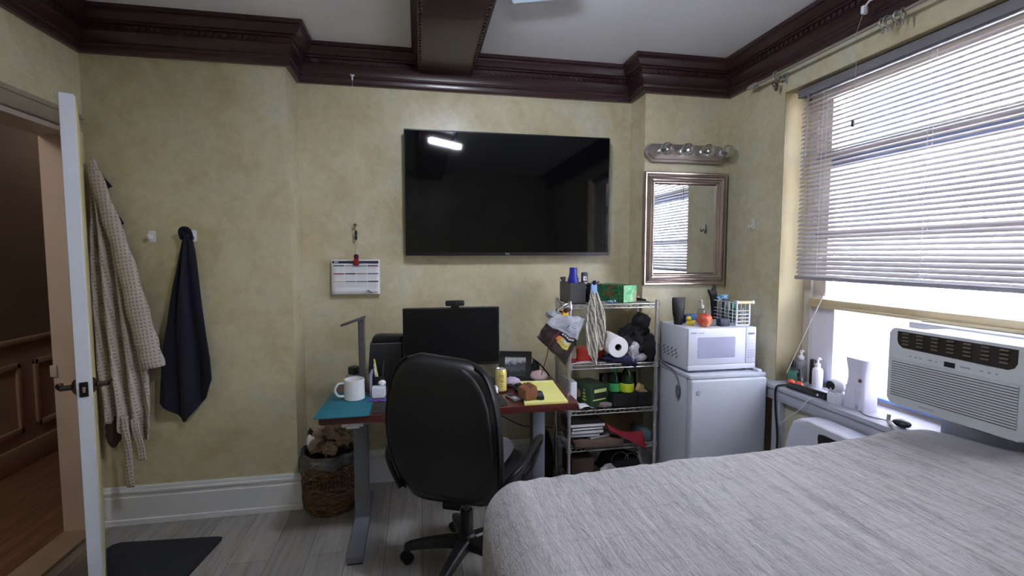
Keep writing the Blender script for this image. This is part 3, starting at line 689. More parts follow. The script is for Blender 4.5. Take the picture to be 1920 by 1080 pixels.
bm = B(); box(bm, XG-.10, XG-.085, .62, 1.745, 1.10, 1.155, .002); box(bm, XG-.10, XG+.0, .62, 1.745, 1.150, 1.157, .002); ab = obj('mounting_bracket', bm, WHITEPL, ac)
bm = B()
for y in (1.70, 1.50, 1.30): cyl(bm, (XG-.103, y, 1.128), (XG-.099, y, 1.128), .004, seg=10)
obj('screw', bm, DGREYM, ab)
bm = B(); box(bm, ax+.012, ax+.03, 1.25, 1.31, az0-.007, az0+.004, .002); obj('foot_clip', bm, BLACKP, ac)
bm = B(); box(bm, XG+.0, XG+.02, WY0+.05, ay0+.02, WZ0+.05, 1.158); obj('filler_panel', bm, WHITEPL, ac)
# things on the sill
def pump_bottle(name, label, x, y, z, r, h, body, cap, group=None, cat='bottle', head=True, liquid=None, fill=.6):
    t = thing(name, label, cat, (x, y, z), R(random.uniform(0, 180)))
    bm = B(); lathe(bm, [(0, 0), (r*.92, 0), (r, .004), (r, h*.80), (r*.9, h*.9), (r*.45, h*.98), (r*.42, h), (0, h)], seg=24); obj('bottle_body', bm, body, t, W=False)
    if liquid:
        bm = B(); lathe(bm, [(0, .002), (r*.95, .002), (r*.95, h*fill), (0, h*fill)], seg=24); obj('liquid', bm, liquid, t, W=False)
    bm = B(); lathe(bm, [(0, h), (r*.5, h), (r*.5, h+.016), (r*.2, h+.02), (r*.16, h+.04), (0, h+.04)], seg=18)
    if head: tube(bm, [(0, 0, h+.042), (r*.5, 0, h+.044), (r*1.0, 0, h+.038)], [r*.26, r*.22, r*.14], 10)
    obj('pump_head', bm, cap, t, W=False); return t
pump_bottle('spray_bottle', 'small clear bottle of mint green liquid with black cap on sill', 2.075, 2.370, SILL, .029, .092, CLEARP, BLACKP, head=False, liquid=MINT, fill=.72)
pump_bottle('pump_bottle', 'tall translucent white bottle behind the mint green one', 2.14, 2.385, SILL, .032, .13, HAZEP, WHITEPL)
pump_bottle('dropper_bottle', 'small clear bottle with tall black dropper on sill', 2.050, 2.295, SILL, .022, .055, CLEARP, BLACKP, head=False)
pump_bottle('pump_bottle', 'white pump bottle nearest the bright window panel on sill', 2.125, 2.250, SILL, .026, .116, WHITEPL, WHITEPL)
bm = B(); box(bm, 2.145, 2.165, 2.30, 2.33, SILL, .865, .004); one('black_box', bm, BLACKP, 'narrow black upright box behind the white pump bottle on sill', 'box')
bm = B(); lathe(bm, [(0, 0), (.034, 0), (.045, .018), (.048, .026), (.045, .026), (.032, .004), (0, .004)], (2.02, 2.255, SILL), 24); one('glass_dish', bm, CLEARP, 'shallow clear dish among the bottles on the window sill', 'dish')
t = thing('hair_clip', 'red orange plastic hair claw lying on sill beside black straightener', 'hair clip', (1.985, 2.27, SILL))
ORR = mat('coral_plastic', (206, 84, 56), .35, var=.15, vs=30)
bm = B(); blob(bm, (1.992, 2.285, SILL+.024), (.020, .026, .024), .2, 5, 2, 1); blob(bm, (2.0, 2.235, SILL+.023), (.017, .026, .022), .2, 5, 2, 2); obj('claw', bm, ORR, t)
bm = B(); cyl(bm, (1.985, 2.25, SILL+.02), (1.985, 2.29, SILL+.02), .006); obj('hinge', bm, RED, t)
t = thing('hair_straightener', 'black hair straightener lying along the front of the sill', 'hair straightener', (1.965, 2.14, SILL))
bm = B(); tube(bm, [(1.965, 2.275, SILL+.016), (1.968, 2.20, SILL+.017), (1.975, 2.03, SILL+.017)], [.013, .016, .015], 12); obj('lower_arm', bm, BLACKP, t)
bm = B(); tube(bm, [(1.965, 2.265, SILL+.024), (1.968, 2.20, SILL+.028), (1.975, 2.03, SILL+.030)], [.008, .011, .011], 12); obj('upper_arm', bm, BLACKM, t)
bm = B(); lathe(bm, [(0, 0), (.006, 0), (.005, .003), (0, .003)], seg=12, M=Matrix.Translation((1.956, 2.065, SILL+.022)) @ Matrix.Rotation(R(-90), 4, 'Y')); obj('button', bm, mat('lit_button', (225, 228, 235), .3), t)
bm = B(); tube(bm, spline([(1.965, 2.278, SILL+.014), (1.948, 2.30, SILL+.010), (1.924, 2.315, SILL-.01), (1.920, 2.310, .62), (1.922, 2.295, .5), (1.92, 2.285, .42), (1.918, 2.29, .30)], 6), .0055, 8); obj('power_cord', bm, BLACKP, t)
bm = B(); tube(bm, spline([(1.985, 2.03, SILL+.003), (1.96, 2.06, SILL+.003), (1.926, 2.085, SILL-.004), (1.924, 2.13, .66), (1.926, 2.22, .58), (1.93, 2.29, .52)], 6), .0022, 6); wc = bm.copy(); bm.free()
t = thing('security_camera', 'small white dome security camera with black face on sill', 'camera', (2.0, 2.0, SILL))
obj('power_cord', wc, PAPER, t)
bm = B(); lathe(bm, [(0, 0), (.036, 0), (.038, .006), (.037, .05), (.034, .056), (0, .056)], (2.0, 2.0, SILL), 28); obj('base', bm, WHITEPL, t)
bm = B(); lathe(bm, [(0, -.036), (.02, -.032), (.034, -.016), (.037, 0), (.033, .018), (.02, .032), (0, .037)], (2.0, 2.0, SILL+.082), 28); hd = obj('head', bm, WHITEPL, t)
bm = B(); lathe(bm, [(.0, .0), (.022, .0), (.025, .006), (.022, .012), (0, .014)], seg=24, M=Matrix.Translation((1.976, 2.004, SILL+.086)) @ Matrix.Rotation(R(-100), 4, 'Y')); fc = obj('face', bm, BLACKP, hd)
bm = B(); tube(bm, [(1.964+.036*math.cos(a)*.0, 2.0+.037*math.cos(a), SILL+.056+.004*math.sin(a)) for a in [PI*k/8 for k in range(9)]], .0012, 5); obj('seam', bm, GREYM, t)
bm = B(); blob(bm, (2.095, 2.02, SILL+.040), (.022, .045, .042), .25, 4, 3, 8, flat=.038); one('lilac_pouch', bm, LILAC, 'lilac pouch behind the white security camera on the sill', 'pouch')
# dispenser
t = thing('humidifier', 'tall white flared plastic device with round red button on sill', 'humidifier', (2.04, 1.905, SILL))
secs = []
for z, w, d in ((0, .108, .085), (.006, .112, .09), (.06, .108, .088), (.12, .094, .078), (.155, .090, .074), (.19, .098, .076), (.225, .112, .08), (.238, .116, .08)):
    zz = SILL+z
    secs.append([(2.04+px, 1.905+py, zz) for px, py in rrect(-d/2, d/2, -w/2, w/2, .016, 4)])
bm = B(); loft(bm, secs); bd = obj('housing', bm, mat('white_lilac_plastic', (222, 218, 236), .35, var=.02), t)
MB_ = Matrix.Translation((2.040-.0375, 1.876, SILL+.140)) @ Matrix.Rotation(R(-90), 4, 'Y')
bm = B(); lathe(bm, [(0, 0), (.0085, 0), (.0085, .003), (0, .003)], seg=18, M=MB_); bn = obj('button_ring', bm, DGREYM, t)
bm = B(); lathe(bm, [(0, .003), (.0055, .003), (.004, .006), (0, .006)], seg=16, M=MB_); obj('button', bm, mat('red_button', (190, 60, 60), .3), bn)
bm = B(); grid(bm, lambda u, v: (2.04-.0425-.002*math.sin(PI*u)+.004*(1-abs(2*v-1))*0, 1.905-.040+.034*u, SILL+.006+.105*v), 4, 4); obj('front_flute', bm, mat('white_lilac_shade', (206, 202, 220), .4), t, solid=.002)
t = thing('power_adapter', 'black plug adapter with short cord on the sill near the air conditioner', 'plug', (1.985, 1.665, SILL))
bm = B(); blob(bm, (1.985, 1.655, SILL+.018), (.024, .036, .017), .1, 3, 3, 2); obj('plug_body', bm, BLACKP, t)
bm = B(); tube(bm, spline([(2.0, 1.87, SILL+.004), (1.965, 1.80, SILL+.004), (1.985, 1.73, SILL+.006), (1.985, 1.69, SILL+.012)], 6), .0028, 6); obj('cord', bm, GREYM, t)
bm = B(); tube(bm, spline([(1.975, 1.705, SILL+.040), (1.968, 1.70, SILL+.012), (1.952, 1.675, SILL+.010), (1.936, 1.650, SILL+.009), (1.918, 1.62, SILL-.02), (1.912, 1.60, SILL-.08), (1.910, 1.58, SILL-.2)], 6), .0075, 8); one('white_cable', bm, mat('white_cable', (158, 152, 154), .5), 'thick pale power cable running down from the sill behind the bed', 'cable')
t = thing('floor_appliance', 'white rounded appliance with dark slot standing between bed and radiator cover', 'appliance', (1.86, 1.85, 0))
bm = B(); pl = [(1.45, 0), (2.06, 0), (2.085, .30), (2.085, .50), (2.075, .58), (2.05, .63), (2.01, .655), (1.95, .66), (1.45, .66)]
prism(bm, pl, 'x', 1.80, 1.925, .018, 3); obj('housing', bm, WHITEAP, t)
bm = B(); prism(bm, [(1.775, .628), (1.855, .628), (1.885, .622), (1.889, .605), (1.882, .56), (1.775, .56)], 'x', 1.797, 1.81, .002); obj('slot', bm, BLACKM, t)
# ------------------------------------------------------------------ fridge and microwave
fx0, fx1, fy0, fy1, fz = 1.452, 1.922, 2.38, 2.80, .785
t = thing('mini_fridge', 'white mini fridge standing between wire shelf and radiator cover', 'fridge', (1.69, 2.6, 0))
bm = B(); box(bm, fx0+.004, fx1-.004, fy0+.058, fy1, .03, fz-.022, .006); obj('cabinet', bm, FRIDGEM, t)
bm = B(); box(bm, fx0, fx1, fy0+.012, fy1+.005, fz-.022, fz, .006); tp = obj('top_cover', bm, FRIDGEM, t)
bm = B(); box(bm, fx1-.04, fx1-.012, fy0+.03, fy0+.16, fz-.004, fz+.012, .004); obj('hinge_cover', bm, WHITEAP, tp)
bm = B(); box(bm, fx0, fx1, fy0, fy0+.052, .05, fz-.024, .012, 3); dr = obj('door', bm, FRIDGEM, t)
bm = B(); lathe(bm, [(0, 0), (.013, 0), (.013, .002), (.008, .003), (0, .003)], seg=20, M=Matrix.Translation((fx0+.045, fy0+.0005, fz-.095)) @ Matrix.Rotation(R(90), 4, 'X')); obj('badge', bm, mat('badge_grey', (176, 180, 190), .3, .4), dr)
for x in (fx0+.05, fx1-.05):
    for y in (fy0+.09, fy1-.05):
        bm = B(); cyl(bm, (x, y, 0), (x, y, .035), .016); obj('foot', bm, BLACKP, t)
t = thing('microwave', 'white microwave oven standing on top of the mini fridge', 'microwave', (1.675, 2.6, fz))
wx0, wx1, wy0, wy1, wz0, wz1 = 1.465, 1.888, 2.44, 2.77, .800, 1.037
bm = B(); box(bm, wx0, wx1, wy0+.02, wy1, wz0, wz1, .005); ov = obj('housing', bm, WHITEAP, t)
bm = B(); box(bm, wx0, 1.822, wy0, wy0+.022, wz0+.032, wz1, .004); dr = obj('door', bm, WHITEAP, t)
bm = B(); box(bm, wx0, wx1, wy0-.001, wy0+.022, wz0, wz0+.031, .004); obj('bottom_rail', bm, WHITEAP, t)
bm = B(); prism(bm, rrect(1.522, 1.755, .868, .986, .006), 'y', wy0-.001, wy0+.002); obj('door_window', bm, mat('mw_window', (158, 160, 186), .22, var=.04), dr)
bm = B(); box(bm, 1.824, wx1, wy0, wy0+.022, wz0+.032, wz1, .004); cpn = obj('control_panel', bm, WHITEAP, t)
bm = B(); box(bm, 1.838, 1.876, wy0-.0015, wy0+.001, .994, 1.006); obj('display', bm, mat('lcd_grey', (96, 98, 118), .3), cpn)
bm = B()
for r in range(4):
    for c in range(3): box(bm, 1.836+c*.016, 1.847+c*.016, wy0-.001, wy0+.001, .862+r*.013, .870+r*.013)
for r in range(3): box(bm, 1.836, 1.878, wy0-.001, wy0+.001, .925+r*.018, .9265+r*.018)
obj('keypad', bm, mat('key_grey', (170, 172, 192), .4), cpn)
text('lettering', 'SHARP', .011, facing_y(1.497, wy0-.0006, 1.012), mat('letter_grey', (128, 128, 146), .4), dr, bold=.0003)
text('lettering', 'Carousel', .010, facing_y(1.541, wy0-.0006, 1.012), bpy.data.materials['letter_grey'], dr)
bm = B()
for i in range(4):
    for k in range(3):
        y = 2.70-i*.045+k*.006; z = .866+.019*k-(i%2)*.002
        prism(bm, [(y-.016, z), (y-.008, z), (y+.012, z-.017), (y+.004, z-.017)], 'x', wx0-.0008, wx0+.002)
obj('vent_holes', bm, BLACKM, ov)
for x in (wx0+.04, wx1-.04):
    for y in (wy0+.05, wy1-.05):
        bm = B(); cyl(bm, (x, y, fz), (x, y, wz0+.002), .012); obj('foot', bm, BLACKP, t)
bm = B(); tube(bm, spline([(1.47, 2.76, .83), (1.446, 2.70, .80), (1.444, 2.56, .78), (1.446, 2.51, .735), (1.446, 2.50, .70)], 6), .0045, 8)
prism(bm, [(2.490, .705), (2.512, .705), (2.518, .665), (2.508, .640), (2.496, .635), (2.484, .665)], 'x', 1.434, 1.450, .003); obj('power_cord', bm, mat('grey_cord', (108, 108, 118), .5), t)
# things on the microwave
MT = wz1
t = thing('squeeze_bottle', 'black upside-down squeeze bottle at the back left of the microwave top', 'bottle', (1.503, 2.62, MT))
secs = []
for z, w, d in ((.040, .028, .024), (.055, .033, .026), (.09, .038, .026), (.13, .041, .020), (.16, .042, .006)):
    secs.append([(1.503+w*math.cos(a), 2.62+d*math.sin(a), MT+z) for a in [2*PI*i/24 for i in range(24)]])
bm = B(); loft(bm, secs); obj('bottle_body', bm, BLACKM, t)
bm = B(); lathe(bm, [(0, 0), (.024, 0), (.027, .036), (.026, .041), (0, .041)], (1.503, 2.62, MT), 24); obj('cap', bm, BLACKP, t)
bm = B()
for i, w in enumerate((.030, .034, .022)): grid(bm, lambda u, v, w=w, i=i: (1.503-w/2+w*u, 2.62-.0275+.006*abs(u-.5), MT+.118-i*.007+.003*v), 6, 1)
obj('label_print', bm, mat('grey_print', (82, 80, 82), .6), t, solid=.0006)
t = thing('rubber_duck', 'small yellow rubber duck on the microwave', 'toy duck', (1.55, 2.575, MT))
YEL = mat('yellow_rubber', (236, 210, 60), .4, var=.04)
bm = B(); blob(bm, (1.555, 2.575, MT+.014), (.026, .020, .016), .05, 3, 3, 1, flat=.014); blob(bm, (1.580, 2.575, MT+.022), (.010, .012, .006), .05, 3, 2, 1); obj('duck_body', bm, YEL, t)
bm = B(); blob(bm, (1.541, 2.570, MT+.040), (.015, .014, .014), .02, 3, 3, 1); dh = obj('duck_head', bm, YEL, t)
bm = B(); blob(bm, (1.530, 2.558, MT+.038), (.007, .007, .003), .02, 3, 2, 1); obj('beak', bm, mat('orange_rubber', (222, 120, 40), .4), dh)
bm = B(); box(bm, 1.572, 1.65, 2.66, 2.70, MT, 1.088, .004); one('blue_box', bm, mat('blue_card', (42, 72, 128), .5, var=.1), 'low dark blue box behind the yellow duck on the microwave', 'box')
t = pump_bottle('soap_pump', 'clear soap bottle with white pump behind the red apple', 1.622, 2.57, MT, .026, .10, CLEARP, mat('pale_pump', (200, 202, 206), .4, trans=.2))
t = thing('apple', 'red and orange apple at the front of the microwave top', 'apple', (1.597, 2.50, MT))
k = NT('apple_skin'); v = k.coord((1, 1, 1)); nz = k.noise(v, 18, 4)
k.link(k.ramp(nz, [(.36, lin((176, 62, 48))), (.5, lin((204, 104, 72))), (.66, lin((226, 164, 112)))]), k.b.inputs['Base Color']); k.b.inputs['Roughness'].default_value = .35
bm = B(); lathe(bm, [(0, .006), (.012, .001), (.024, .004), (.036, .018), (.043, .038), (.041, .056), (.030, .071), (.016, .075), (.006, .070), (0, .064)], (1.597, 2.50, MT), 30); obj('fruit', bm, k.m, t)
bm = B(); tube(bm, [(1.597, 2.50, MT+.064), (1.599, 2.50, MT+.076), (1.603, 2.502, MT+.084)], .0016, 6); obj('stem', bm, LEATHERB, t)
bm = B(); box(bm, 1.690, 1.752, 2.485, 2.53, MT, 1.082, .004); one('dark_box', bm, mat('slate_blue_card', (46, 52, 70), .5, var=.1), 'small slate blue box beside the white wire basket', 'box')
t = thing('water_bottle', 'clear empty plastic bottle left of the white wire basket', 'bottle', (1.767, 2.575, MT))
bm = B(); pr = [(0, 0), (.024, 0), (.028, .006)]
for i in range(7): pr += [(.028, .018+i*.014), (.0255, .025+i*.014)]
pr += [(.028, .118), (.024, .134), (.012, .152), (.012, .158), (0, .158)]
lathe(bm, pr, (1.767, 2.575, MT), 24); obj('bottle_body', bm, CLEARP, t)
bm = B(); lathe(bm, [(0, .156), (.015, .156), (.015, .170), (0, .171)], (1.767, 2.575, MT), 18); obj('cap', bm, HAZEP, t)
t = thing('wire_basket', 'white wire basket with wooden handle at the right of the microwave', 'basket', (1.855, 2.64, MT))
qx0, qx1, qy0, qy1, qz0, qz1 = 1.802, 1.884, 2.50, 2.76, MT+.004, 1.168
WWIRE = mat('white_wire', (226, 228, 236), .4)
bm = B()
for z in (qz0, qz1): tube(bm, [(qx0, qy0, z), (qx1, qy0, z), (qx1, qy1, z), (qx0, qy1, z)], .0035, 8, True)
for x, y in ((qx0, qy0), (qx1, qy0), (qx1, qy1), (qx0, qy1)): cyl(bm, (x, y, qz0), (x, y, qz1), .005, seg=8)
bf = obj('frame', bm, WWIRE, t)
bm = B()
for i in range(1, 5):
    z = qz0+(qz1-qz0)*i/6.2
    tube(bm, [(qx0, qy0, z), (qx1, qy0, z), (qx1, qy1, z), (qx0, qy1, z)], .0018, 6, True)
for i in range(1, 7):
    y = qy0+(qy1-qy0)*i/7
    tube(bm, [(qx0, y, qz1), (qx0, y, qz0), (qx1, y, qz0), (qx1, y, qz1)], .0018, 6)
x = (qx0+qx1)/2; tube(bm, [(x, qy0, qz0+.10), (x, qy0, qz0), (x, qy1, qz0), (x, qy1, qz1)], .0018, 6); obj('wire_mesh', bm, WWIRE, t)
bm = B(); cyl(bm, (qx0-.004, qy0-.004, qz1+.004), (qx1+.016, qy0-.004, qz1+.004), .0085, seg=14); hdl = obj('handle', bm, mat('pale_wood', (222, 196, 160), .5, var=.1), t)
bm = B(); lathe(bm, [(0, -.004), (.011, -.004), (.011, .006), (0, .006)], seg=14, M=Matrix.Translation((qx1+.016, qy0-.004, qz1+.004)) @ Matrix.Rotation(R(90), 4, 'Y')); lathe(bm, [(0, -.004), (.010, -.004), (.010, .006), (0, .006)], seg=14, M=Matrix.Translation((qx0-.004, qy0-.004, qz1+.004)) @ Matrix.Rotation(R(90), 4, 'Y')); obj('handle_cap', bm, WWIRE, hdl)
def bottle(name, label, x, y, z, r, h, m, cm, cr=.5, ch=.03, cat='bottle'):
    t = thing(name, label, cat, (x, y, z))
    bm = B(); lathe(bm, [(0, 0), (r*.93, 0), (r, .004), (r, h*.74), (r*.85, h*.84), (r*cr, h*.93), (r*cr, h), (0, h)], (x, y, z), 22); obj('bottle_body', bm, m, t)
    bm = B(); lathe(bm, [(0, h-.002), (r*cr*1.15, h-.002), (r*cr*1.1, h+ch), (0, h+ch)], (x, y, z), 18); obj('cap', bm, cm, t); return t
BZ = qz0+.006
bottle('shampoo_bottle', 'green capped bottle standing inside the white wire basket', 1.850, 2.60, BZ, .026, .085, mat('dark_green_plastic', (34, 74, 62), .35), mat('green_cap', (46, 130, 92), .4))
t = thing('spray_bottle', 'dark bottle with light blue spray head inside the white wire basket', 'bottle', (1.832, 2.67, BZ))
bm = B(); lathe(bm, [(0, 0), (.024, 0), (.025, .09), (.012, .12), (.011, .135), (0, .135)], (1.832, 2.665, BZ), 22); obj('bottle_body', bm, mat('navy_plastic', (30, 36, 60), .35), t)
bm = B(); box(bm, 1.800, 1.852, 2.650, 2.680, BZ+.132, BZ+.158, .006); prism(bm, [(1.80, BZ+.15), (1.78, BZ+.142), (1.792, BZ+.132), (1.812, BZ+.134)], 'y', 2.66, 2.672, .002); obj('spray_head', bm, mat('sky_blue_plastic', (96, 170, 214), .4), t)
t = thing('hair_brush', 'black pointed brush sticking up from the white wire basket', 'brush', (1.835, 2.735, BZ))
bm = B(); prism(bm, [(1.80, BZ), (1.84, BZ), (1.83, BZ+.13), (1.808, BZ+.215), (1.79, BZ+.17), (1.765, BZ+.185), (1.77, BZ+.165), (1.792, BZ+.13)], 'y', 2.72, 2.745, .004); obj('handle', bm, mat('black_navy', (24, 26, 38), .5), t)
# ------------------------------------------------------------------ wire shelf
sx0, sx1, sy0, sy1 = .858, 1.402, 2.69, 2.955
levels = [1.160, .803, .530, .309, .10]
ws = thing('wire_shelf', 'five tier chrome wire shelf crowded with household things', 'shelf', (1.13, 2.82, 0))
for x in (sx0, sx1):
    for y in (sy0, sy1):
        bm = B(); cyl(bm, (x, y, .012), (x, y, 1.178), .0105, seg=14)
        z = .06
        while z < 1.16: lathe(bm, [(.0105, -.002), (.0118, 0), (.0105, .002)], (x, y, z), 14); z += .051
        po = obj('post', bm, CHROME, ws)
        bm = B(); lathe(bm, [(0, 0), (.013, 0), (.013, .006), (.008, .013), (0, .013)], (x, y, 0), 14); obj('foot', bm, BLACKP, po)
for z in levels:
    bm = B()
    for zz in (z-.004, z-.026): tube(bm, [(sx0, sy0, zz), (sx1, sy0, zz), (sx1, sy1, zz), (sx0, sy1, zz)], .0034, 8, True)
    n = 16
    for (xa, ya_), (xb_, yb_) in (((sx0, sy0), (sx1, sy0)), ((sx0, sy1), (sx1, sy1)), ((sx0, sy0), (sx0, sy1)), ((sx1, sy0), (sx1, sy1))):
        nn_ = 18 if ya_ == yb_ else 9
        tube(bm, [(xa+(xb_-xa)*i/nn_, ya_+(yb_-ya_)*i/nn_, z-.026 if i % 2 else z-.004) for i in range(nn_+1)], .0024, 6)
    for i in range(1, 22): x = sx0+(sx1-sx0)*i/22; cyl(bm, (x, sy0, z-.002), (x, sy1, z-.002), .0019, seg=6)
    for y in (sy0+.09, sy0+.18): cyl(bm, (sx0, y, z-.006), (sx1, y, z-.006), .003, seg=6)
    for x in (sx0, sx1):
        for y in (sy0, sy1): lathe(bm, [(.0115, -.03), (.016, -.03), (.0145, .002), (.0115, .002)], (x, y, z), 12)
    obj('shelf_deck', bm, CHROME, ws)
S1, S2, S3, S4, S5 = [z+.0005 for z in levels]
# top tier
t = thing('storage_bin', 'open dark grey plastic bin on the left of the top wire tier', 'bin', (.91, 2.82, S1))
bm = B(); x0, x1, y0, y1, h = .868, .962, 2.715, 2.93, .122
box(bm, x0, x1, y0, y0+.004, S1, S1+h); box(bm, x0, x1, y1-.004, y1, S1, S1+h); box(bm, x0, x0+.004, y0+.004, y1-.004, S1, S1+h); box(bm, x1-.004, x1, y0+.004, y1-.004, S1, S1+h); box(bm, x0, x1, y0, y1, S1, S1+.004); obj('bin_body', bm, DGREYM, t)
bm = B(); prism(bm, [(x0-.012, S1+h+.026), (x0+.018, S1+h+.030), (x0+.012, S1+h+.012), (x0+.014, S1+h-.003), (x0+.002, S1+h-.003), (x0+.002, S1+h+.012)], 'y', 2.86, 2.90, .003); obj('bin_handle', bm, DGREYM, t)
t = thing('spray_can', 'tall royal blue bottle standing in the dark grey bin', 'bottle', (.912, 2.80, S1+.006))
BLUE = mat('royal_blue_plastic', (36, 44, 150), .3, var=.06)
bm = B(); lathe(bm, [(0, 0), (.030, 0), (.033, .006), (.033, .130), (.030, .145), (0, .145)], (.912, 2.80, S1+.006), 26); obj('bottle_body', bm, BLUE, t)
bm = B(); lathe(bm, [(0, .143), (.028, .143), (.027, .150), (.023, .172), (.0225, .204), (0, .206)], (.912, 2.80, S1+.006), 26); obj('cap', bm, BLUE, t)
bm = B(); blob(bm, (.955-.03, 2.86, S1+.16), (.02, .02, .04), .05, 3, 2, 3); cyl(bm, (.925, 2.86, S1+.006), (.925, 2.86, S1+.17), .019); one('blue_bottle', bm, mat('deep_blue_plastic', (34, 42, 110), .35), 'shorter deep blue bottle behind the tall royal blue bottle', 'bottle')
t = thing('deodorant_tube', 'dark grey tube with white vertical lettering right of blue bottle', 'tube', (.985, 2.80, S1))
bm = B(); box(bm, .966, 1.003, 2.79, 2.82, S1, S1+.182, .008, 3); obj('tube_body', bm, mat('charcoal_tube', (60, 56, 62), .4), t)
bm = B()
for (a, b, c, d) in ((0, .5, .0, 1), (.5, 1, .0, .2), (.5, 1, .8, 1), (.8, 1, .2, .8)):   # letter D
    box(bm, .972+.022*a*.9, .972+.022*b*.9, 2.788, 2.79, S1+.132+.026*c, S1+.132+.026*d)
for z, w in ((.112, .018), (.098, .012), (.084, .016)): box(bm, .975, .975+w, 2.788, 2.79, S1+z, S1+z+.010)
obj('label_print', bm, PAPER, t)
bm = B(); box(bm, .992, 1.035, 2.72, 2.80, S1, S1+.115, .006); one('black_caddy', bm, BLACKM, 'black upright caddy right of the grey bin behind the striped towel', 'caddy')
t = thing('spring_clip', 'light blue plastic bag clip holding the striped dish towel', 'clip', (.995, 2.672, 1.235))
LB = mat('light_blue_plastic', (142, 178, 222), .4)
def bagclip(t, x, z, m, dark, y=2.672):
    bm = B(); prism(bm, [(x-.014, z), (x+.014, z), (x+.020, z+.02), (x+.014, z+.045), (x+.016, z+.068), (x-.016, z+.068), (x-.014, z+.045), (x-.018, z+.02)], 'y', y-.008, y+.008, .003); jaw = obj('jaw', bm, m, t)
    bm = B(); lathe(bm, [(0, 0), (.014, 0), (.013, .005), (.006, .006), (.006, .002), (0, .002)], seg=18, M=Matrix.Translation((x, y-.0085, z+.062)) @ Matrix.Rotation(R(90), 4, 'X')); obj('spring', bm, dark, jaw)
    bm = B(); merge(bm, mbox(Matrix.Translation((x+.022, y+.002, z+.060)) @ Matrix.Rotation(R(-35), 4, 'Y'), .030, .010, .010, .003)); merge(bm, mbox(Matrix.Translation((x-.022, y+.002, z+.055)) @ Matrix.Rotation(R(15), 4, 'Y'), .026, .010, .010, .003)); obj('grip', bm, dark, jaw)
bagclip(t, .995, 1.225, LB, mat('dark_navy_plastic', (36, 38, 66), .4))
STR = stripes('striped_towel_cloth', (112, 112, 116), (206, 199, 180))
bm = B()
drape(bm, 1.245, [(0, .875), (.2, .86), (.35, .84), (.5, .81), (.62, .80), (.8, .875), (1, .90)],
      [(0, .978), (.12, .970), (.3, .950), (.6, .938), (.8, .948), (1, .955)], [(0, 1.012), (.1, 1.028), (.25, 1.045), (.4, 1.058), (.7, 1.062), (.9, 1.050), (1, 1.045)], 2.676, [(0, .010), (.3, .026), (1, .034)], 2.1, 34, 50, seed=2.2)
one('dish_towel', bm, STR, 'cream and grey striped dish towel hanging from light blue clip', 'towel', solid=.005)
k = NT('green_floral_card'); v = k.coord((1, 1, 1)); n1 = k.noise(v, 26, 5, .6, 2.0); n2 = k.noise(v, 13, 3, .5, 1)
c = k.ramp(n1, [(.36, lin((22, 74, 46))), (.5, lin((40, 104, 66))), (.64, lin((90, 144, 96)))])
k.link(k.mix(k.ramp(n2, [(.58, (0, 0, 0)), (.66, (1, 1, 1))]), c, lin((134, 84, 56))), k.b.inputs['Base Color']); k.b.inputs['Roughness'].default_value = .45
k2 = NT('mint_floral_card'); v2 = k2.coord((1, 1, 1)); m1_ = k2.noise(v2, 22, 5, .6, 1.5); m2_ = k2.noise(v2, 15, 3, .5, 1)
c2 = k2.ramp(m1_, [(.36, lin((96, 178, 130))), (.5, lin((142, 210, 158))), (.64, lin((190, 230, 194)))])
k2.link(k2.mix(k2.ramp(m2_, [(.58, (0, 0, 0)), (.66, (1, 1, 1))]), c2, lin((206, 160, 130))), k2.b.inputs['Base Color']); k2.b.inputs['Roughness'].default_value = .45; mint = k2.m
t = thing('tissue_box', 'green flower patterned tissue box on the top wire tier', 'box', (1.199, 2.715, S1), R(26))
bm = B(); box(bm, 0, .118, 0, .235, 0, .104, .002, 1); obj('carton', bm, k.m, t, W=False)
bm = B(); box(bm, .001, .117, -.0012, .0005, .001, .103); obj('front_print', bm, mint, t, W=False)
bm = B(); prism(bm, rrect(.03, .088, .05, .185, .028), 'z', .1035, .1045); obj('opening', bm, mat('green_dark', (40, 88, 60), .5), t, W=False)
bm = B(); blob(bm, (1.108, 2.705, S1+.010), (.024, .012, .010), .1, 3, 2, 1); blob(bm, (1.135, 2.70, S1+.012), (.010, .010, .012), .1, 3, 2, 2); one('pacifier_case', bm, mat('clear_blue_plastic', (124, 158, 186), .25, trans=.3), 'small pale blue plastic piece in front of the green tissue box', 'case')
bm = B(); prism(bm, [(1.30, S1), (1.40, S1), (1.395, S1+.010), (1.33, S1+.022), (1.30, S1+.026)], 'y', 2.82, 2.93, .004); one('black_pouch', bm, FABBLK, 'flat black pouch right of the green tissue box', 'pouch')
t = thing('spring_clip', 'yellow plastic bag clip holding the dark coffee bag', 'clip', (.812, 2.655, 1.05))
bagclip(t, .816, 1.070, mat('amber_plastic', (232, 184, 62), .4), mat('dark_red_brown', (70, 28, 24), .4), 2.643)
bm = B(); tube(bm, spline([(.86, 2.688, 1.150), (.84, 2.672, 1.150), (.822, 2.655, 1.152), (.818, 2.645, 1.14)], 5), .004, 6); tube(bm, spline([(.86, 2.70, 1.15), (.84, 2.69, 1.165), (.81, 2.68, 1.15), (.80, 2.68, 1.12)], 5), .004, 6); one('wire_hook', bm, CHROME, 'chrome wire hook at the top left corner of the wire shelf', 'hook')
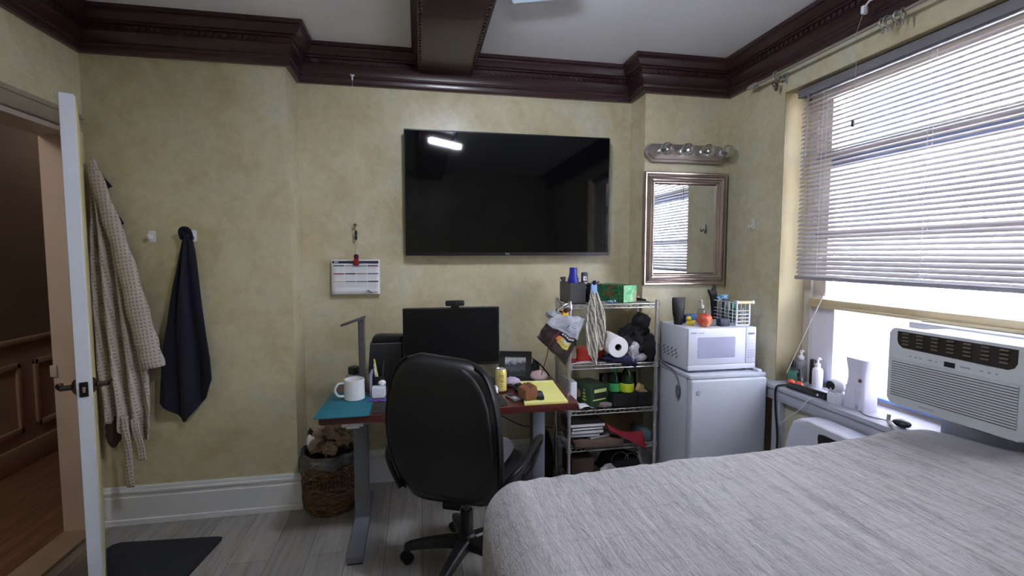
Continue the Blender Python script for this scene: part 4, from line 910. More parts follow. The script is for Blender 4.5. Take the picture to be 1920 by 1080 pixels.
# coffee bag
KD = mat('dark_brown_foil', (50, 40, 42), .35, var=.25, vs=20, bump=.3, bs=30); KS = mat('silver_grey_foil', (146, 150, 160), .4, var=.3, vs=26, bump=.5, bs=30)
t = thing('coffee_bag', 'dark brown foil bag with silver rolled top hanging on wire shelf', 'bag', (.80, 2.64, .82))
Cbl, Cbr, Ctr, Ctl = Vector((.652, .985)), Vector((.822, .815)), Vector((.945, 1.085)), Vector((.752, 1.118))
def bagp(u, v, s):
    p = Cbl*(1-u)*(1-v)+Cbr*u*(1-v)+Ctr*u*v+Ctl*(1-u)*v
    e = (math.sin(PI*min(1, max(0, u)))**.6)*(math.sin(PI*(.05+.9*v))**.6) if 0 < u < 1 else 0
    y = 2.652 + s*.036*e + .008*noise.noise(Vector((u*4, v*4, s)))
    return (p.x+.010*noise.noise(Vector((u*3, v*5, 7))), y, p.y+.010*noise.noise(Vector((u*5, v*3, 2))))
def bagpiece(v0, v1, u0=0, u1=1, off=0, both=True):
    bm = B()
    for s in ((-1, 1) if both else (-1,)): grid(bm, lambda u, v, s=s: (lambda q: (q[0], q[1]+s*off, q[2]))(bagp(u0+(u1-u0)*u, v0+(v1-v0)*v, s)), 18, 14)
    return bm
bb = obj('bag_body', bagpiece(0, .54), KD, t)
ft_ = obj('foil_top', bagpiece(.54, 1), KS, t)
bm = B()
for (a, b, c, d) in ((.62, .64, .30, .72), (.67, .685, .34, .60), (.70, .76, .52, .58), (.73, .745, .64, .86), (.78, .79, .40, .80), (.60, .61, .60, .88), (.83, .84, .56, .78)): merge(bm, bagpiece(a, b, c, d, .0025, False))
obj('foil_print', bm, mat('slate_print', (96, 106, 116), .5), ft_)
obj('label_picture', bagpiece(.24, .42, .46, .86, .002, False), mat('yellow_green_print', (190, 170, 80), .5, var=.4, vs=60), bb)
obj('label_band', bagpiece(.45, .52, .28, .96, .002, False), mat('black_band', (26, 24, 30), .4), bb)
obj('label_stripe', bagpiece(.06, .52, .34, .37, .0025, False), mat('maroon_stripe', (120, 44, 60), .4), bb)
obj('label_orange', bagpiece(.30, .42, .40, .52, .003, False), mat('orange_print', (206, 130, 70), .5, var=.3, vs=60), bb)
obj('label_pale_patch', bagpiece(.35, .42, .56, .80, .003, False), mat('pale_print', (206, 204, 190), .5, var=.35, vs=90), bb)  # pale printed area of the label
bm = B()
for i in range(5): merge(bm, bagpiece(.08+.026*i, .09+.026*i, .44, .70+.03*(i % 3), .003, False))
obj('small_text', bm, mat('dim_print', (112, 100, 102), .5), bb)
bm = B()
for i in range(6):
    u = .45+i*.075; merge(bm, bagpiece(.468, .505, u, u+.05, .003, False))
obj('band_lettering', bm, mat('cream_print', (196, 190, 186), .5), bb)
bm = B(); blob(bm, (.742, 2.662, 1.108), (.032, .018, .024), .35, 4, 3, 4); obj('foil_roll', bm, KS, t)
bm = B(); tube(bm, spline([(.858, 2.676, 1.14), (.80, 2.70, 1.15), (.765, 2.72, 1.08), (.74, 2.70, .96), (.73, 2.72, .86), (.70, 2.74, .74)], 6), .0022, 6); one('thin_cable', bm, BLACKP, 'thin black cable looping behind the coffee bag', 'cable')
# second tier
t = thing('small_carton', 'small cream carton with red base on the second wire tier', 'box', (.886, 2.75, S2))
bm = B(); box(bm, .872, .908, 2.715, 2.78, S2+.034, S2+.105, .001, 1); obj('carton', bm, mat('cream_card', (206, 192, 166), .6), t)
bm = B(); box(bm, .872, .908, 2.715, 2.78, S2, S2+.034, .001, 1); obj('red_base', bm, mat('red_card', (156, 38, 54), .5), t)
bm = B(); box(bm, .925, 1.10, 2.745, 2.86, S2, S2+.080, .003); one('red_box', bm, mat('bright_red_card', (206, 66, 56), .5, var=.08), 'bright red box behind the striped dish towel', 'box')
bm = B(); box(bm, .895, .935, 2.80, 2.90, S2, S2+.14, .003); one('brown_carton', bm, mat('dark_brown_card', (84, 52, 38), .6), 'dark brown carton standing behind the small cream carton', 'box')
bm = B(); grid(bm, lambda u, v: (.875+.24*u, 2.695+.05*v+.004*noise.noise(Vector((u*5, v*3, 1))), S2+.004+.008*u*(1-u)*2+.003*noise.noise(Vector((u*6, v*4, 3)))), 12, 4); one('white_leaflet', bm, PAPER, 'white leaflet lying at the front edge of the second wire tier', 'paper', solid=.0015)
t = thing('paper_towel_roll', 'white paper towel roll lying endways on the second tier', 'paper towel', (1.12, 2.72, .915))
bm = B(); M_ = Matrix.Translation((1.125, 2.61, .915)) @ Matrix.Rotation(R(-90), 4, 'X') @ Matrix.Rotation(R(5), 4, 'Y')
pr = [(.020, 0), (.058, 0), (.060, .003), (.060, .23), (.020, .23)]
lathe(bm, pr+[(.020, 0)], seg=36, M=M_); grid(bm, lambda u, v: (1.183+.014*u, 2.613+.20*v, .925-.055*u-.01*math.sin(3*u)), 5, 4); obj('paper', bm, mat('paper_towel', (226, 224, 226), .9, var=.02, bump=.15, bs=120), t)
bm = B(); lathe(bm, [(.0185, .001), (.0205, .001), (.0205, .229), (.0185, .229), (.0185, .001)], seg=24, M=M_); obj('cardboard_core', bm, mat('grey_card', (112, 102, 96), .8), t)
bm = B(); blob(bm, (1.175, 2.72, S2+.026), (.115, .06, .028), .3, 5, 3, 6, flat=.026); grid(bm, lambda u, v: (1.08+.19*u, 2.70-.03*math.sin(PI*min(1, v*1.1))-.006*math.sin(14*u), S2+.045-.075*v*(.3+.9*u)), 20, 10); one('navy_cloth', bm, mat('navy_cloth', (48, 48, 88), .9, var=.25, vs=24, bump=.5, bs=70), 'dark navy folded cloth under the paper towel roll', 'cloth')
bm = B(); blob(bm, (1.31, 2.79, S2+.115), (.095, .10, .115), .55, 4.2, 4, 11, flat=.115); blob(bm, (1.335, 2.77, S2+.235), (.055, .05, .055), .3, 3, 3, 3); blob(bm, (1.225, 2.74, S2+.10), (.075, .06, .05), .35, 4, 3, 9); blob(bm, (1.375, 2.72, S2+.075), (.05, .05, .085), .3, 4, 3, 2)
one('black_jacket', bm, FABBLK, 'black crumpled jacket heaped at the right of second tier', 'jacket')
bm = B(); blob(bm, (1.255, 2.685, S2+.075), (.03, .02, .06), .5, 5, 3, 14); blob(bm, (1.29, 2.69, S2+.03), (.05, .02, .024), .4, 5, 3, 15); one('grey_plastic_bag', bm, mat('grey_film', (168, 166, 174), .3, var=.2, vs=30, bump=.5, bs=40), 'crumpled grey plastic bag in front of the black jacket', 'bag')
# third tier
bm = B(); box(bm, .874, .912, 2.712, 2.93, S3, S3+.165, .002, 1); one('white_carton', bm, PAPER, 'upright white carton at the left of third tier beside desk', 'box')
t = thing('drink_carton', 'dark green drink carton with yellow lettering on third tier', 'box', (.992, 2.70, S3), R(20))
GRN = mat('dark_green_card', (32, 58, 34), .45, var=.3, vs=30)
bm = B(); box(bm, 0, .145, 0, .19, 0, .132, .002, 1); cb = obj('carton', bm, GRN, t, W=False)
bm = B()
for i, (w, a) in enumerate(((.030, 0), (.026, 0), (.028, 0), (.022, 0))): box(bm, -.0012, .001, .040+.004*i, .040+w+.004*i*0, .040+i*.019, .050+i*.019)
obj('lettering', bm, mat('lime_ink', (176, 190, 60), .5), cb, W=False)
bm = B(); lathe(bm, [(0, 0), (.026, 0), (.026, .0015), (0, .0015)], seg=24, M=Matrix.Translation((-.0002, .12, .07)) @ Matrix.Rotation(R(-90), 4, 'Y')); obj('round_emblem', bm, mat('emblem_tan', (150, 126, 104), .5), cb, W=False)
bm = B(); box(bm, .03, .125, -.0012, .001, .092, .112); box(bm, .02, .12, -.0012, .001, .045, .052); obj('front_print', bm, mat('pale_lime_ink', (196, 206, 130), .5), cb, W=False)
bm = B(); box(bm, .035, .12, -.0012, .001, .054, .088); obj('front_window', bm, mat('dark_cut', (26, 24, 20), .6), cb, W=False)
bm = B(); grid(bm, lambda u, v: (.928+.085*u, 2.70+.05*v, S3+.004+.022*math.sin(PI*u)*(1-v)*.6+.02*v), 10, 6); one('white_receipt', bm, PAPER, 'curled white paper in front of the green drink carton', 'paper', solid=.001)
bm = B(); blob(bm, (1.095, 2.715, S3+.016), (.04, .022, .017), .3, 4, 3, 5, flat=.016); one('grey_sock', bm, mat('grey_taupe_fabric', (126, 116, 118), .9, bump=.4, bs=80), 'small grey fabric bundle beneath the green drink carton', 'cloth')
bm = B(); blob(bm, (1.150, 2.84, S3+.125), (.03, .03, .05), .3, 4, 3, 21); one('clear_bag', bm, mat('cloudy_film', (150, 150, 156), .3, trans=.4, var=.1), 'cloudy plastic bag behind the green bottles', 'bag')
def basketbin(name, label, x0, x1, y0, y1, z, h):
    bm = B(); w = .004
    box(bm, x0, x1, y0, y0+w, z, z+h); box(bm, x0, x1, y1-w, y1, z, z+h+.07); box(bm, x0, x0+w, y0+w, y1-w, z, z+h); box(bm, x1-w, x1, y0+w, y1-w, z, z+h); box(bm, x0, x1, y0, y1, z, z+w)
    return one(name, bm, FABBLK, label, 'bin')
basketbin('fabric_bin', 'black fabric bin holding two green bottles on third tier', 1.135, 1.292, 2.70, 2.93, S3, .085)
basketbin('fabric_bin', 'black fabric bin with snack packets right of the bottle bin', 1.300, 1.388, 2.70, 2.93, S3, .085)
GG = mat('green_glass', (22, 60, 34), .12, trans=.3, var=.1)
t = thing('green_bottle', 'smaller green bottle with light green cap in black bin', 'bottle', (1.180, 2.79, S3+.005))
bm = B(); lathe(bm, [(0, 0), (.036, 0), (.038, .005), (.038, .13), (.030, .16), (.014, .19), (.014, .20), (0, .20)], (1.18, 2.79, S3+.005), 24); gb = obj('bottle_body', bm, GG, t)
bm = B(); lathe(bm, [(.0385, .075), (.0388, .076), (.0388, .125), (.0385, .126)], (1.18, 2.79, S3+.005), 24); obj('label_band', bm, mat('green_label', (70, 170, 96), .5), gb)
bm = B(); lathe(bm, [(0, .196), (.018, .196), (.018, .225), (.012, .232), (0, .235)], (1.18, 2.79, S3+.005), 18); obj('cap', bm, mat('light_green_cap', (84, 186, 120), .4), t)
t = thing('green_bottle', 'larger dark green bottle with lime label in black bin', 'bottle', (1.247, 2.755, S3+.005))
bm = B(); lathe(bm, [(0, 0), (.040, 0), (.042, .005), (.042, .15), (.036, .185), (.018, .215), (.016, .232), (0, .232)], (1.247, 2.755, S3+.005), 26); gb = obj('bottle_body', bm, GG, t)
bm = B(); lathe(bm, [(.0425, .078), (.043, .079), (.043, .130), (.0425, .131)], (1.247, 2.755, S3+.005), 26); obj('label_band', bm, mat('lime_label', (206, 222, 50), .5), gb)
bm = B(); lathe(bm, [(0, .230), (.019, .230), (.019, .250), (0, .251)], (1.247, 2.755, S3+.005), 18); obj('cap', bm, mat('dark_green_cap', (30, 56, 34), .4), t)
for i, (x, y, z, lab) in enumerate(((1.335, 2.76, .075, 'upper'), (1.352, 2.735, .045, 'lower'))):
    bm = B(); blob(bm, (x, y, S3+z), (.034, .022, .045), .35, 4, 3, 30+i); one('snack_packet', bm, mat('tan_foil_'+lab, ((176, 150, 96), (150, 120, 88))[i], .4, var=.3, vs=40), ('tan snack packet leaning at the back of the right black bin', 'brown snack packet at the front of the right black bin')[i], 'packet')
# fourth tier: paper bag, magazines, red folder, cardboard
bm = B(); box(bm, .885, 1.19, 2.66, 2.90, S4, S4+.036, .006); blob(bm, (1.03, 2.70, S4+.038), (.13, .03, .006), .2, 4, 3, 2); one('paper_parcel', bm, mat('brown_kraft', (96, 78, 64), .8, var=.15, vs=10, bump=.3, bs=20), 'flat brown paper parcel under the stack of magazines', 'parcel')
zz = S4+.046
mags = [('thin white magazine at the bottom of the stack on the wire shelf', .012, (200, 200, 204), .96, 1.10, 14), ('pale grey magazine second from the bottom of the stack', .016, (186, 186, 192), .875, 1.055, -3), ('thick white paged book in the middle of the stack', .022, (214, 214, 216), .872, 1.075, 0), ('white magazine with black cover second from the top of stack', .016, (222, 222, 224), .872, 1.07, 2), ('black covered book on the top of the magazine stack', .022, (210, 210, 212), .868, 1.085, 0)]
for i, (lab, h, c, xa, xb_, rot) in enumerate(mags):
    t = thing('magazine', lab, 'book', ((xa+xb_)/2, 2.79, zz), R(rot), 'books and magazines stacked on the fourth wire tier'); w = xb_-xa
    bm = B(); box(bm, -w/2+.003, w/2-.002, -.098, .098, .0015, h-.0015, .001, 1); obj('pages', bm, mat('pages_%d' % i, c, .7, var=.05), t, W=False)
    bm = B(); box(bm, -w/2, w/2, -.10, .10, 0, .0015); box(bm, -w/2, w/2, -.10, .10, h-.0015, h); box(bm, -w/2, -w/2+.002, -.10, .10, 0, h); obj('cover', bm, mat('cover_%d' % i, ((120, 118, 116), (140, 140, 150), (40, 40, 44), (32, 32, 36), (40, 34, 36))[i], .4), t, W=False)
    zz += h+.001
bm = B(); grid(bm, lambda u, v: (1.10+.235*u, 2.70-.035*math.sin(PI*.5*v)+.02*(1-v), .430-.055*u-.03*math.sin(PI*u)*(1-v)-.085*v*u-.02*v), 16, 10)
one('red_folder', bm, mat('red_felt', (142, 30, 46), .75, var=.12, vs=14), 'bright red folder drooping over the fourth wire tier', 'folder', solid=.006)
bm = B(); M_ = Matrix.Translation((1.25, 2.87, .385)) @ Matrix.Rotation(R(14), 4, 'Y') @ Matrix.Rotation(R(-18), 4, 'X'); merge(bm, mbox(M_, .33, .006, .15, .001, 1)); one('cardboard_sheet', bm, mat('tan_cardboard', (132, 108, 78), .85, var=.1), 'tan cardboard sheet leaning behind the red folder', 'cardboard')
bm = B(); box(bm, 1.33, 1.388, 2.70, 2.86, S4, S4+.058, .003); one('teal_box', bm, mat('teal_grey_card', (82, 104, 112), .6), 'small teal grey box at right end of fourth wire tier', 'box')
# bottom tier
bm = B(); box(bm, .88, 1.02, 2.70, 2.90, S5, S5+.13, .004); one('brown_box', bm, mat('dark_kraft', (66, 50, 42), .8, var=.15), 'dark brown box on the bottom tier of wire shelf', 'box')
t = thing('tote_bag', 'dark tote bag with thin pale loop handles on bottom tier', 'bag', (1.22, 2.80, S5))
bm = B(); blob(bm, (1.22, 2.81, S5+.055), (.14, .09, .065), .2, 4, 3, 5, flat=.055); obj('bag_body', bm, FABBLK, t)
for x, r in ((1.20, .055), (1.275, .042)):
    bm = B(); tube(bm, [(x+r*math.cos(a), 2.735, S5+.085+r*math.sin(a)) for a in [PI*k/14 for k in range(15)]], .0028, 6); obj('handle', bm, mat('tan_cord', (150, 132, 108), .6), t)
bm = B(); blob(bm, (1.12, 2.72, S5+.035), (.05, .03, .036), .4, 4, 3, 17, flat=.035); one('white_bundle', bm, mat('pale_grey_cloth', (168, 164, 164), .9, var=.2, vs=20), 'pale crumpled cloth at the front of bottom wire tier', 'cloth')
# dark clutter under the desk beside the shelf
bm = B(); blob(bm, (.775, 2.95, .16), (.06, .09, .16), .25, 4, 3, 7, flat=.16); one('dark_bag', bm, mat('black_burgundy_fabric', (44, 26, 32), .9, var=.3, vs=16), 'dark bag on the floor between desk leg and wire shelf', 'bag')
# ------------------------------------------------------------------ desk
DT = .695
t = thing('standing_desk', 'reddish brown standing desk with grey metal legs against back wall', 'desk', (.165, 2.63, 0))
bm = B(); prism(bm, rrect(-.465, .797, 2.325, 2.935, .012), 'z', DT-.034, DT, .008, 3); obj('tabletop', bm, DESKW, t)
for x0, x1 in ((-.345, -.275), (.614, .684)):
    bm = B(); box(bm, x0, x1, 2.585, 2.665, .06, DT-.05, .004); cl = obj('leg', bm, GREYM, t)
    bm = B(); box(bm, x0+.008, x1-.008, 2.595, 2.655, DT-.12, DT-.05, .002); obj('inner_tube', bm, GREYM, cl)
    bm = B(); prism(bm, [(2.285, .004), (2.90, .004), (2.90, .05), (2.67, .066), (2.58, .066), (2.285, .036)], 'x', x0-.002, x1+.002, .004); ft = obj('foot', bm, GREYM, t)
    bm = B(); box(bm, x0, x1, 2.284, 2.32, 0, .006); box(bm, x0, x1, 2.86, 2.90, 0, .006); obj('foot_pad', bm, BLACKP, ft)
    bm = B(); box(bm, x0-.01, x1+.01, 2.38, 2.88, DT-.056, DT-.034, .003); obj('top_bracket', bm, GREYM, t)
    bm = B()
    for y in (2.40, 2.43): cyl(bm, (x1+.016, y, DT-.046), (x1+.009, y, DT-.046), .005, seg=10)
    obj('screw', bm, CHROME, t)
bm = B(); box(bm, -.27, .61, 2.60, 2.65, DT-.085, DT-.056, .003); obj('crossbar', bm, GREYM, t)
bm = B(); box(bm, -.365, -.265, 2.345, 2.42, DT-.058, DT-.034, .004); box(bm, -.345, -.285, 2.342, 2.38, DT-.064, DT-.056, .003); obj('control_box', bm, WHITEPL, t)
bm = B(); box(bm, -.262, -.19, 2.36, 2.43, DT-.054, DT-.034, .005); obj('motor_box', bm, mat('grey_box_plastic', (150, 152, 162), .5), t)
D0 = DT+.0005
bm = B(); prism(bm, [(-.486, 2.322), (-.478, 2.31), (-.25, 2.313), (-.236, 2.322), (-.238, 2.56), (-.262, 2.71), (-.275, 2.73), (-.455, 2.742), (-.47, 2.73)], 'z', D0, D0+.006, .002)
one('desk_mat', bm, TEAL, 'teal blue mat under the white mug on desk corner', 'mat')
bm = B(); prism(bm, rrect(-.228, .430, 2.345, 2.53, .012), 'z', D0, D0+.004, .001); one('desk_pad', bm, mat('black_desk_pad', (44, 42, 46), .7, bump=.2, bs=200), 'long black desk pad behind the office chair', 'desk pad')
t = thing('mug', 'plain white ceramic mug standing on the teal mat', 'mug', (-.335, 2.595, D0+.006))
MZ = D0+.006; mr = .052
bm = B(); lathe(bm, [(0, 0), (mr-.004, 0), (mr, .004), (mr, .104), (mr-.002, .106), (mr-.004, .104), (mr-.004, .008), (0, .008)], (-.335, 2.595, MZ), 36); obj('mug_body', bm, MUGM, t)
bm = B(); tube(bm, spline([(-.386, 2.585, MZ+.086), (-.412, 2.578, MZ+.084), (-.428, 2.573, MZ+.056), (-.414, 2.577, MZ+.024), (-.384, 2.585, MZ+.018)], 6), .0068, 10); obj('handle', bm, MUGM, t)
bm = B(); lathe(bm, [(0, .03), (mr-.005, .03)], (-.335, 2.595, MZ), 24); obj('coffee', bm, mat('coffee', (60, 36, 24), .2), t)
t = thing('desk_lamp', 'slim grey LED desk lamp with flat tilted head', 'lamp', (-.300, 2.69, D0))
LMP = mat('lamp_grey', (92, 88, 90), .4, .3)
bm = B(); prism(bm, rrect(-.37, -.24, 2.65, 2.79, .02), 'z', D0, D0+.016, .004); obj('base', bm, LMP, t)
bm = B(); prism(bm, rrect(-.322, -.286, 2.685, 2.702, .006), 'z', D0+.014, 1.108, .002); obj('post', bm, LMP, t)
bm = B(); M_ = Matrix.Translation((-.345, 2.688, 1.096)) @ Matrix.Rotation(R(-19), 4, 'Y'); merge(bm, mbox(M_, .135, .045, .011, .004)); hd = obj('lamp_head', bm, LMP, t)
bm = B(); merge(bm, mbox(M_ @ Matrix.Translation((0, 0, -.0062)), .115, .034, .002)); obj('diffuser', bm, mat('lamp_diffuser', (150, 150, 154), .4), hd)
bm = B(); cyl(bm, (-.304, 2.68, 1.104), (-.304, 2.708, 1.104), .010); obj('hinge', bm, DGREYM, t)
t = thing('glass_jar', 'glass jar with black lid behind the white mug', 'jar', (-.37, 2.80, D0))
bm = B(); lathe(bm, [(0, 0), (.036, 0), (.038, .006), (.038, .07), (.030, .085), (.030, .092), (0, .092)], (-.37, 2.80, D0), 24); obj('jar_body', bm, HAZEP, t)
bm = B(); lathe(bm, [(0, .09), (.032, .09), (.032, .125), (.028, .13), (0, .13)], (-.362, 2.80, D0), 24); obj('lid', bm, BLACKP, t)
t = thing('pen_cup', 'black mesh pen cup beside the desk lamp post', 'pen holder', (-.225, 2.70, D0))
bm = B(); lathe(bm, [(0, 0), (.036, 0), (.038, .10), (.036, .10), (.034, .006), (0, .006)], (-.222, 2.70, D0), 24); obj('cup', bm, BLACKM, t)
def pen(label, x, y, dx, dy, L, c):
    t = thing('pen', label, 'pen', (x, y, D0+.012)); d = Vector((dx, dy, L)).normalized()
    bm = B(); p = Vector((x, y, D0+.014)); tube(bm, [p, p+d*L*.85], .0045, 8); obj('barrel', bm, mat('pen_'+label.split()[0], c, .4), t)
    bm = B(); tube(bm, [p+d*L*.85, p+d*L*.86, p+d*L], [.0048, .0055, .0042], 8); obj('cap', bm, mat('pencap_'+label.split()[0], tuple(v*.85 for v in c), .4), t)
pen('lime highlighter pen leaning out of the black pen cup', -.215, 2.705, -.03, .01, .175, (214, 220, 110))
pen('white pen leaning left out of the black pen cup', -.228, 2.69, -.014, -.01, .155, (206, 206, 214))
pen('dark pen standing upright in the black pen cup', -.206, 2.695, .012, .01, .165, (40, 42, 50))
bm = B(); box(bm, -.262, -.252, 2.62, 2.74, D0, D0+.125, .001, 1); one('upright_notebook', bm, mat('grey_blue_book', (150, 150, 168), .6, var=.15), 'thin grey notebook standing upright behind the white mug', 'notebook')
bm = B(); box(bm, -.249, -.180, 2.60, 2.66, D0, D0+.055, .002, 1); one('white_box', bm, mat('white_card', (214, 222, 232), .55), 'small plain white box beside the teal mat', 'box')
bm = B(); blob(bm, (-.198, 2.64, D0+.069), (.018, .014, .016), .4, 5, 3, 3); one('tissue', bm, PAPER, 'crumpled white tissue on top of small white box', 'tissue')
t = thing('eyeglasses', 'purple framed eyeglasses lying on the desk by the white box', 'glasses', (-.215, 2.535, D0+.004))
PUR = mat('purple_plastic', (104, 74, 160), .4)
bm = B()
for x in (-.238, -.192): tube(bm, [(x+.020*math.cos(a), 2.535+.014*math.sin(a), D0+.010) for a in [2*PI*i/16 for i in range(16)]], .0035, 6, True)
tube(bm, [(-.220, 2.537, D0+.012), (-.210, 2.537, D0+.012)], .003, 6); obj('rim', bm, PUR, t)
for x, x2 in ((-.257, -.250), (-.172, -.180)):
    bm = B(); tube(bm, [(x, 2.54, D0+.012), (x2, 2.60, D0+.010)], .0028, 6); obj('temple', bm, PUR, t)
# monitor, webcam
t = thing('monitor', 'black computer monitor on the desk behind the office chair', 'monitor', (.18, 2.77, D0))
bm = B(); box(bm, -.090, .453, 2.745, 2.785, .818, 1.150, .004); obj('casing', bm, BLACKP, t)
bm = B(); box(bm, -.085, .448, 2.743, 2.747, .835, 1.145); obj('screen', bm, MONSCR, t, smooth=0)
bm = B(); box(bm, .15, .215, 2.78, 2.80, .72, .98, .004); obj('stand_neck', bm, BLACKP, t)
bm = B(); prism(bm, rrect(.06, .31, 2.70, 2.86, .03), 'z', D0, D0+.014, .003); obj('stand_base', bm, BLACKP, t)
t = thing('webcam', 'small black webcam clipped on top of the monitor', 'webcam', (.198, 2.755, 1.15))
bm = B(); prism(bm, rrect(.146, .252, 1.160, 1.190, .008), 'y', 2.735, 2.765, .003); wb = obj('webcam_body', bm, BLACKP, t)
bm = B(); lathe(bm, [(0, 0), (.010, 0), (.009, .003), (.006, .004), (0, .003)], seg=18, M=Matrix.Translation((.200, 2.735, 1.175)) @ Matrix.Rotation(R(90), 4, 'X')); obj('lens', bm, mat('lens_glass', (40, 42, 50), .1), wb)
bm = B(); box(bm, .178, .222, 2.740, 2.778, 1.150, 1.162, .003); obj('clip', bm, BLACKP, t)
t = thing('printer', 'black squarish device with rounded top left of the monitor', 'printer', (-.17, 2.84, D0))
bm = B(); prism(bm, [(-.283, D0), (-.283, .82), (-.272, .952), (-.05, .952), (-.05, D0)], 'y', 2.80, 2.90, .006); obj('housing', bm, BLACKM, t)
bm = B(); prism(bm, [(-.268, .945), (-.262, .975), (-.25, .988), (-.22, .993), (-.05, .985), (-.05, .945)], 'y', 2.825, 2.915, .008); obj('top_lid', bm, BLACKP, t)
bm = B(); box(bm, -.270, -.06, 2.798, 2.802, .948, .951); obj('edge_line', bm, GREYM, t)
# photograph in frame
t = thing('photo_frame', 'black framed black and white photograph leaning behind the can', 'photo frame', (.555, 2.81, D0))
Mp = Matrix.Translation((.555, 2.80, D0)) @ Matrix.Rotation(R(3), 4, 'Y') @ Matrix.Rotation(R(-9), 4, 'X')
def fbox(bm, *a):
    t_ = B(); box(t_, *a); t_.transform(Mp); merge(bm, t_)
bm = B(); w, h, b = .098, .178, .034
fbox(bm, -w, w, -.008, .010, 0.002, b); fbox(bm, -w, w, -.008, .010, h-b, h); fbox(bm, -w, -w+b, -.008, .010, b, h-b); fbox(bm, w-b, w, -.008, .010, b, h-b); obj('frame', bm, BLACKP, t)
k = NT('bw_photo'); v = k.coord((1, 1, 1), kind='Object'); nz = k.noise(v, 34, 5, .6)
sp = k.add('ShaderNodeSeparateXYZ'); k.link(v, sp.inputs[0]); mr_ = k.add('ShaderNodeMapRange'); mr_.inputs['From Min'].default_value = .05; mr_.inputs['From Max'].default_value = .14; k.link(sp.outputs['Z'], mr_.inputs['Value'])
ad = k.add('ShaderNodeMath', operation='MULTIPLY_ADD'); ad.inputs[1].default_value = .65; k.link(mr_.outputs[0], ad.inputs[0])
m2 = k.add('ShaderNodeMath', operation='MULTIPLY'); m2.inputs[1].default_value = .55; k.link(nz, m2.inputs[0]); k.link(m2.outputs[0], ad.inputs[2])
k.link(k.ramp(ad.outputs[0], [(.30, lin((60, 62, 66))), (.45, lin((96, 98, 104))), (.62, lin((66, 70, 74))), (.80, lin((190, 194, 200)))]), k.b.inputs['Base Color']); k.b.inputs['Roughness'].default_value = .2
bm = B(); fbox(bm, -w+b-.002, w-b+.002, -.002, .004, b-.002, h-b+.002); obj('photograph', bm, k.m, t, smooth=0)
bm = B(); prism(bm, [(.60, D0+.16), (.607, D0+.16), (.60, D0), (.59, D0)], 'y', 2.84, 2.90); obj('easel', bm, BLACKP, t)
# can
t = thing('drink_can', 'pale yellow drink can standing on the desk', 'can', (.438, 2.605, D0))
bm = B(); lathe(bm, [(0, .002), (.024, 0), (.032, .010), (.032, .112), (.028, .124), (.0265, .127)], (.438, 2.605, D0), 32); cn = obj('can_body', bm, mat('pale_yellow_can', (222, 208, 128), .3, .3, var=.04), t)
bm = B(); lathe(bm, [(.0265, .125), (.0275, .129), (.0255, .130), (.024, .124), (0, .124)], (.438, 2.605, D0), 28); obj('lid', bm, CHROME, t)
bm = B()
for z, a0, a1, hh in ((.092, -26, 22, .006), (.082, -20, 26, .004), (.070, -30, 30, .002), (.058, -16, 18, .007), (.047, -20, 14, .003), (.034, -12, 16, .004)):
    grid(bm, lambda u, v: (.438+.0323*math.sin(R(a0+(a1-a0)*u)), 2.605-.0323*math.cos(R(a0+(a1-a0)*u)), D0+z+hh*v), 8, 1)
obj('label_print', bm, mat('olive_print', (164, 150, 78), .5), cn)
bm = B(); blob(bm, (.515, 2.69, D0+.026), (.048, .042, .030), .2, 3, 3, 3, flat=.026); one('lilac_cloth', bm, LILAC, 'lilac folded cloth right of the yellow can', 'cloth')
bm = B(); blob(bm, (.700, 2.80, D0+.026), (.052, .045, .034), .18, 3, 3, 6, flat=.026); one('pink_cloth', bm, mat('pale_pink_fabric', (196, 172, 176), .85, var=.12, vs=18, bump=.3, bs=50), 'pale pink rounded cloth bundle behind the yellow legal pad', 'cloth')
bm = B(); tube(bm, spline([(.61, 2.90, D0+.13), (.66, 2.88, D0+.125), (.715, 2.87, D0+.09), (.765, 2.87, D0+.035), (.785, 2.87, D0+.006)], 6), .0045, 8); one('black_cable', bm, BLACKP, 'thick black cable arching from the photo frame to the desk end', 'cable')
bm = B(); blob(bm, (.675, 2.885, D0+.05), (.05, .025, .055), .3, 4, 3, 8, flat=.05); one('black_pouch', bm, FABBLK, 'black pouch slumped behind the pale pink cloth bundle', 'pouch')
bm = B(); box(bm, .662, .678, 2.868, 2.872, D0+.085, D0+.118); one('white_tag', bm, PAPER, 'small white paper tag right of the photo frame', 'tag')
bm = B(); blob(bm, (.36, 2.66, D0+.06), (.03, .025, .02), .5, 5, 3, 12); blob(bm, (.385, 2.68, D0+.028), (.05, .04, .03), .2, 4, 3, 5, flat=.028)
one('black_glove', bm, mat('dark_bundle', (40, 38, 42), .9, var=.3), 'dark crumpled bundle left of the yellow can', 'cloth')
bm = B(); blob(bm, (.350, 2.62, D0+.092), (.026, .018, .014), .5, 5, 3, 22); one('tissue', bm, PAPER, 'crumpled white tissue above the dark bundle on desk', 'tissue')
bm = B(); blob(bm, (.398, 2.555, D0+.024), (.016, .02, .024), .5, 5, 3, 23, flat=.024); one('tissue', bm, PAPER, 'crumpled white tissue at the foot of the yellow can', 'tissue')
bm = B(); blob(bm, (.372, 2.41, D0+.017), (.026, .042, .015), .04, 3, 3, 1, flat=.013); one('computer_mouse', bm, BLACKP, 'dark computer mouse on the black pad right of chair', 'mouse')
bm = B(); blob(bm, (.535, 2.585, D0+.022), (.030, .032, .024), .3, 4, 3, 31, flat=.022); one('black_case', bm, BLACKP, 'small rounded black case behind the brown leather pouch', 'case')
t = thing('voice_recorder', 'small silver grey gadget with dark screen on the desk', 'gadget', (.475, 2.46, D0), R(18))
bm = B(); box(bm, -.019, .019, -.055, .055, 0, .012, .003); obj('body', bm, mat('silver_grey', (150, 146, 148), .35, .4), t, W=False)
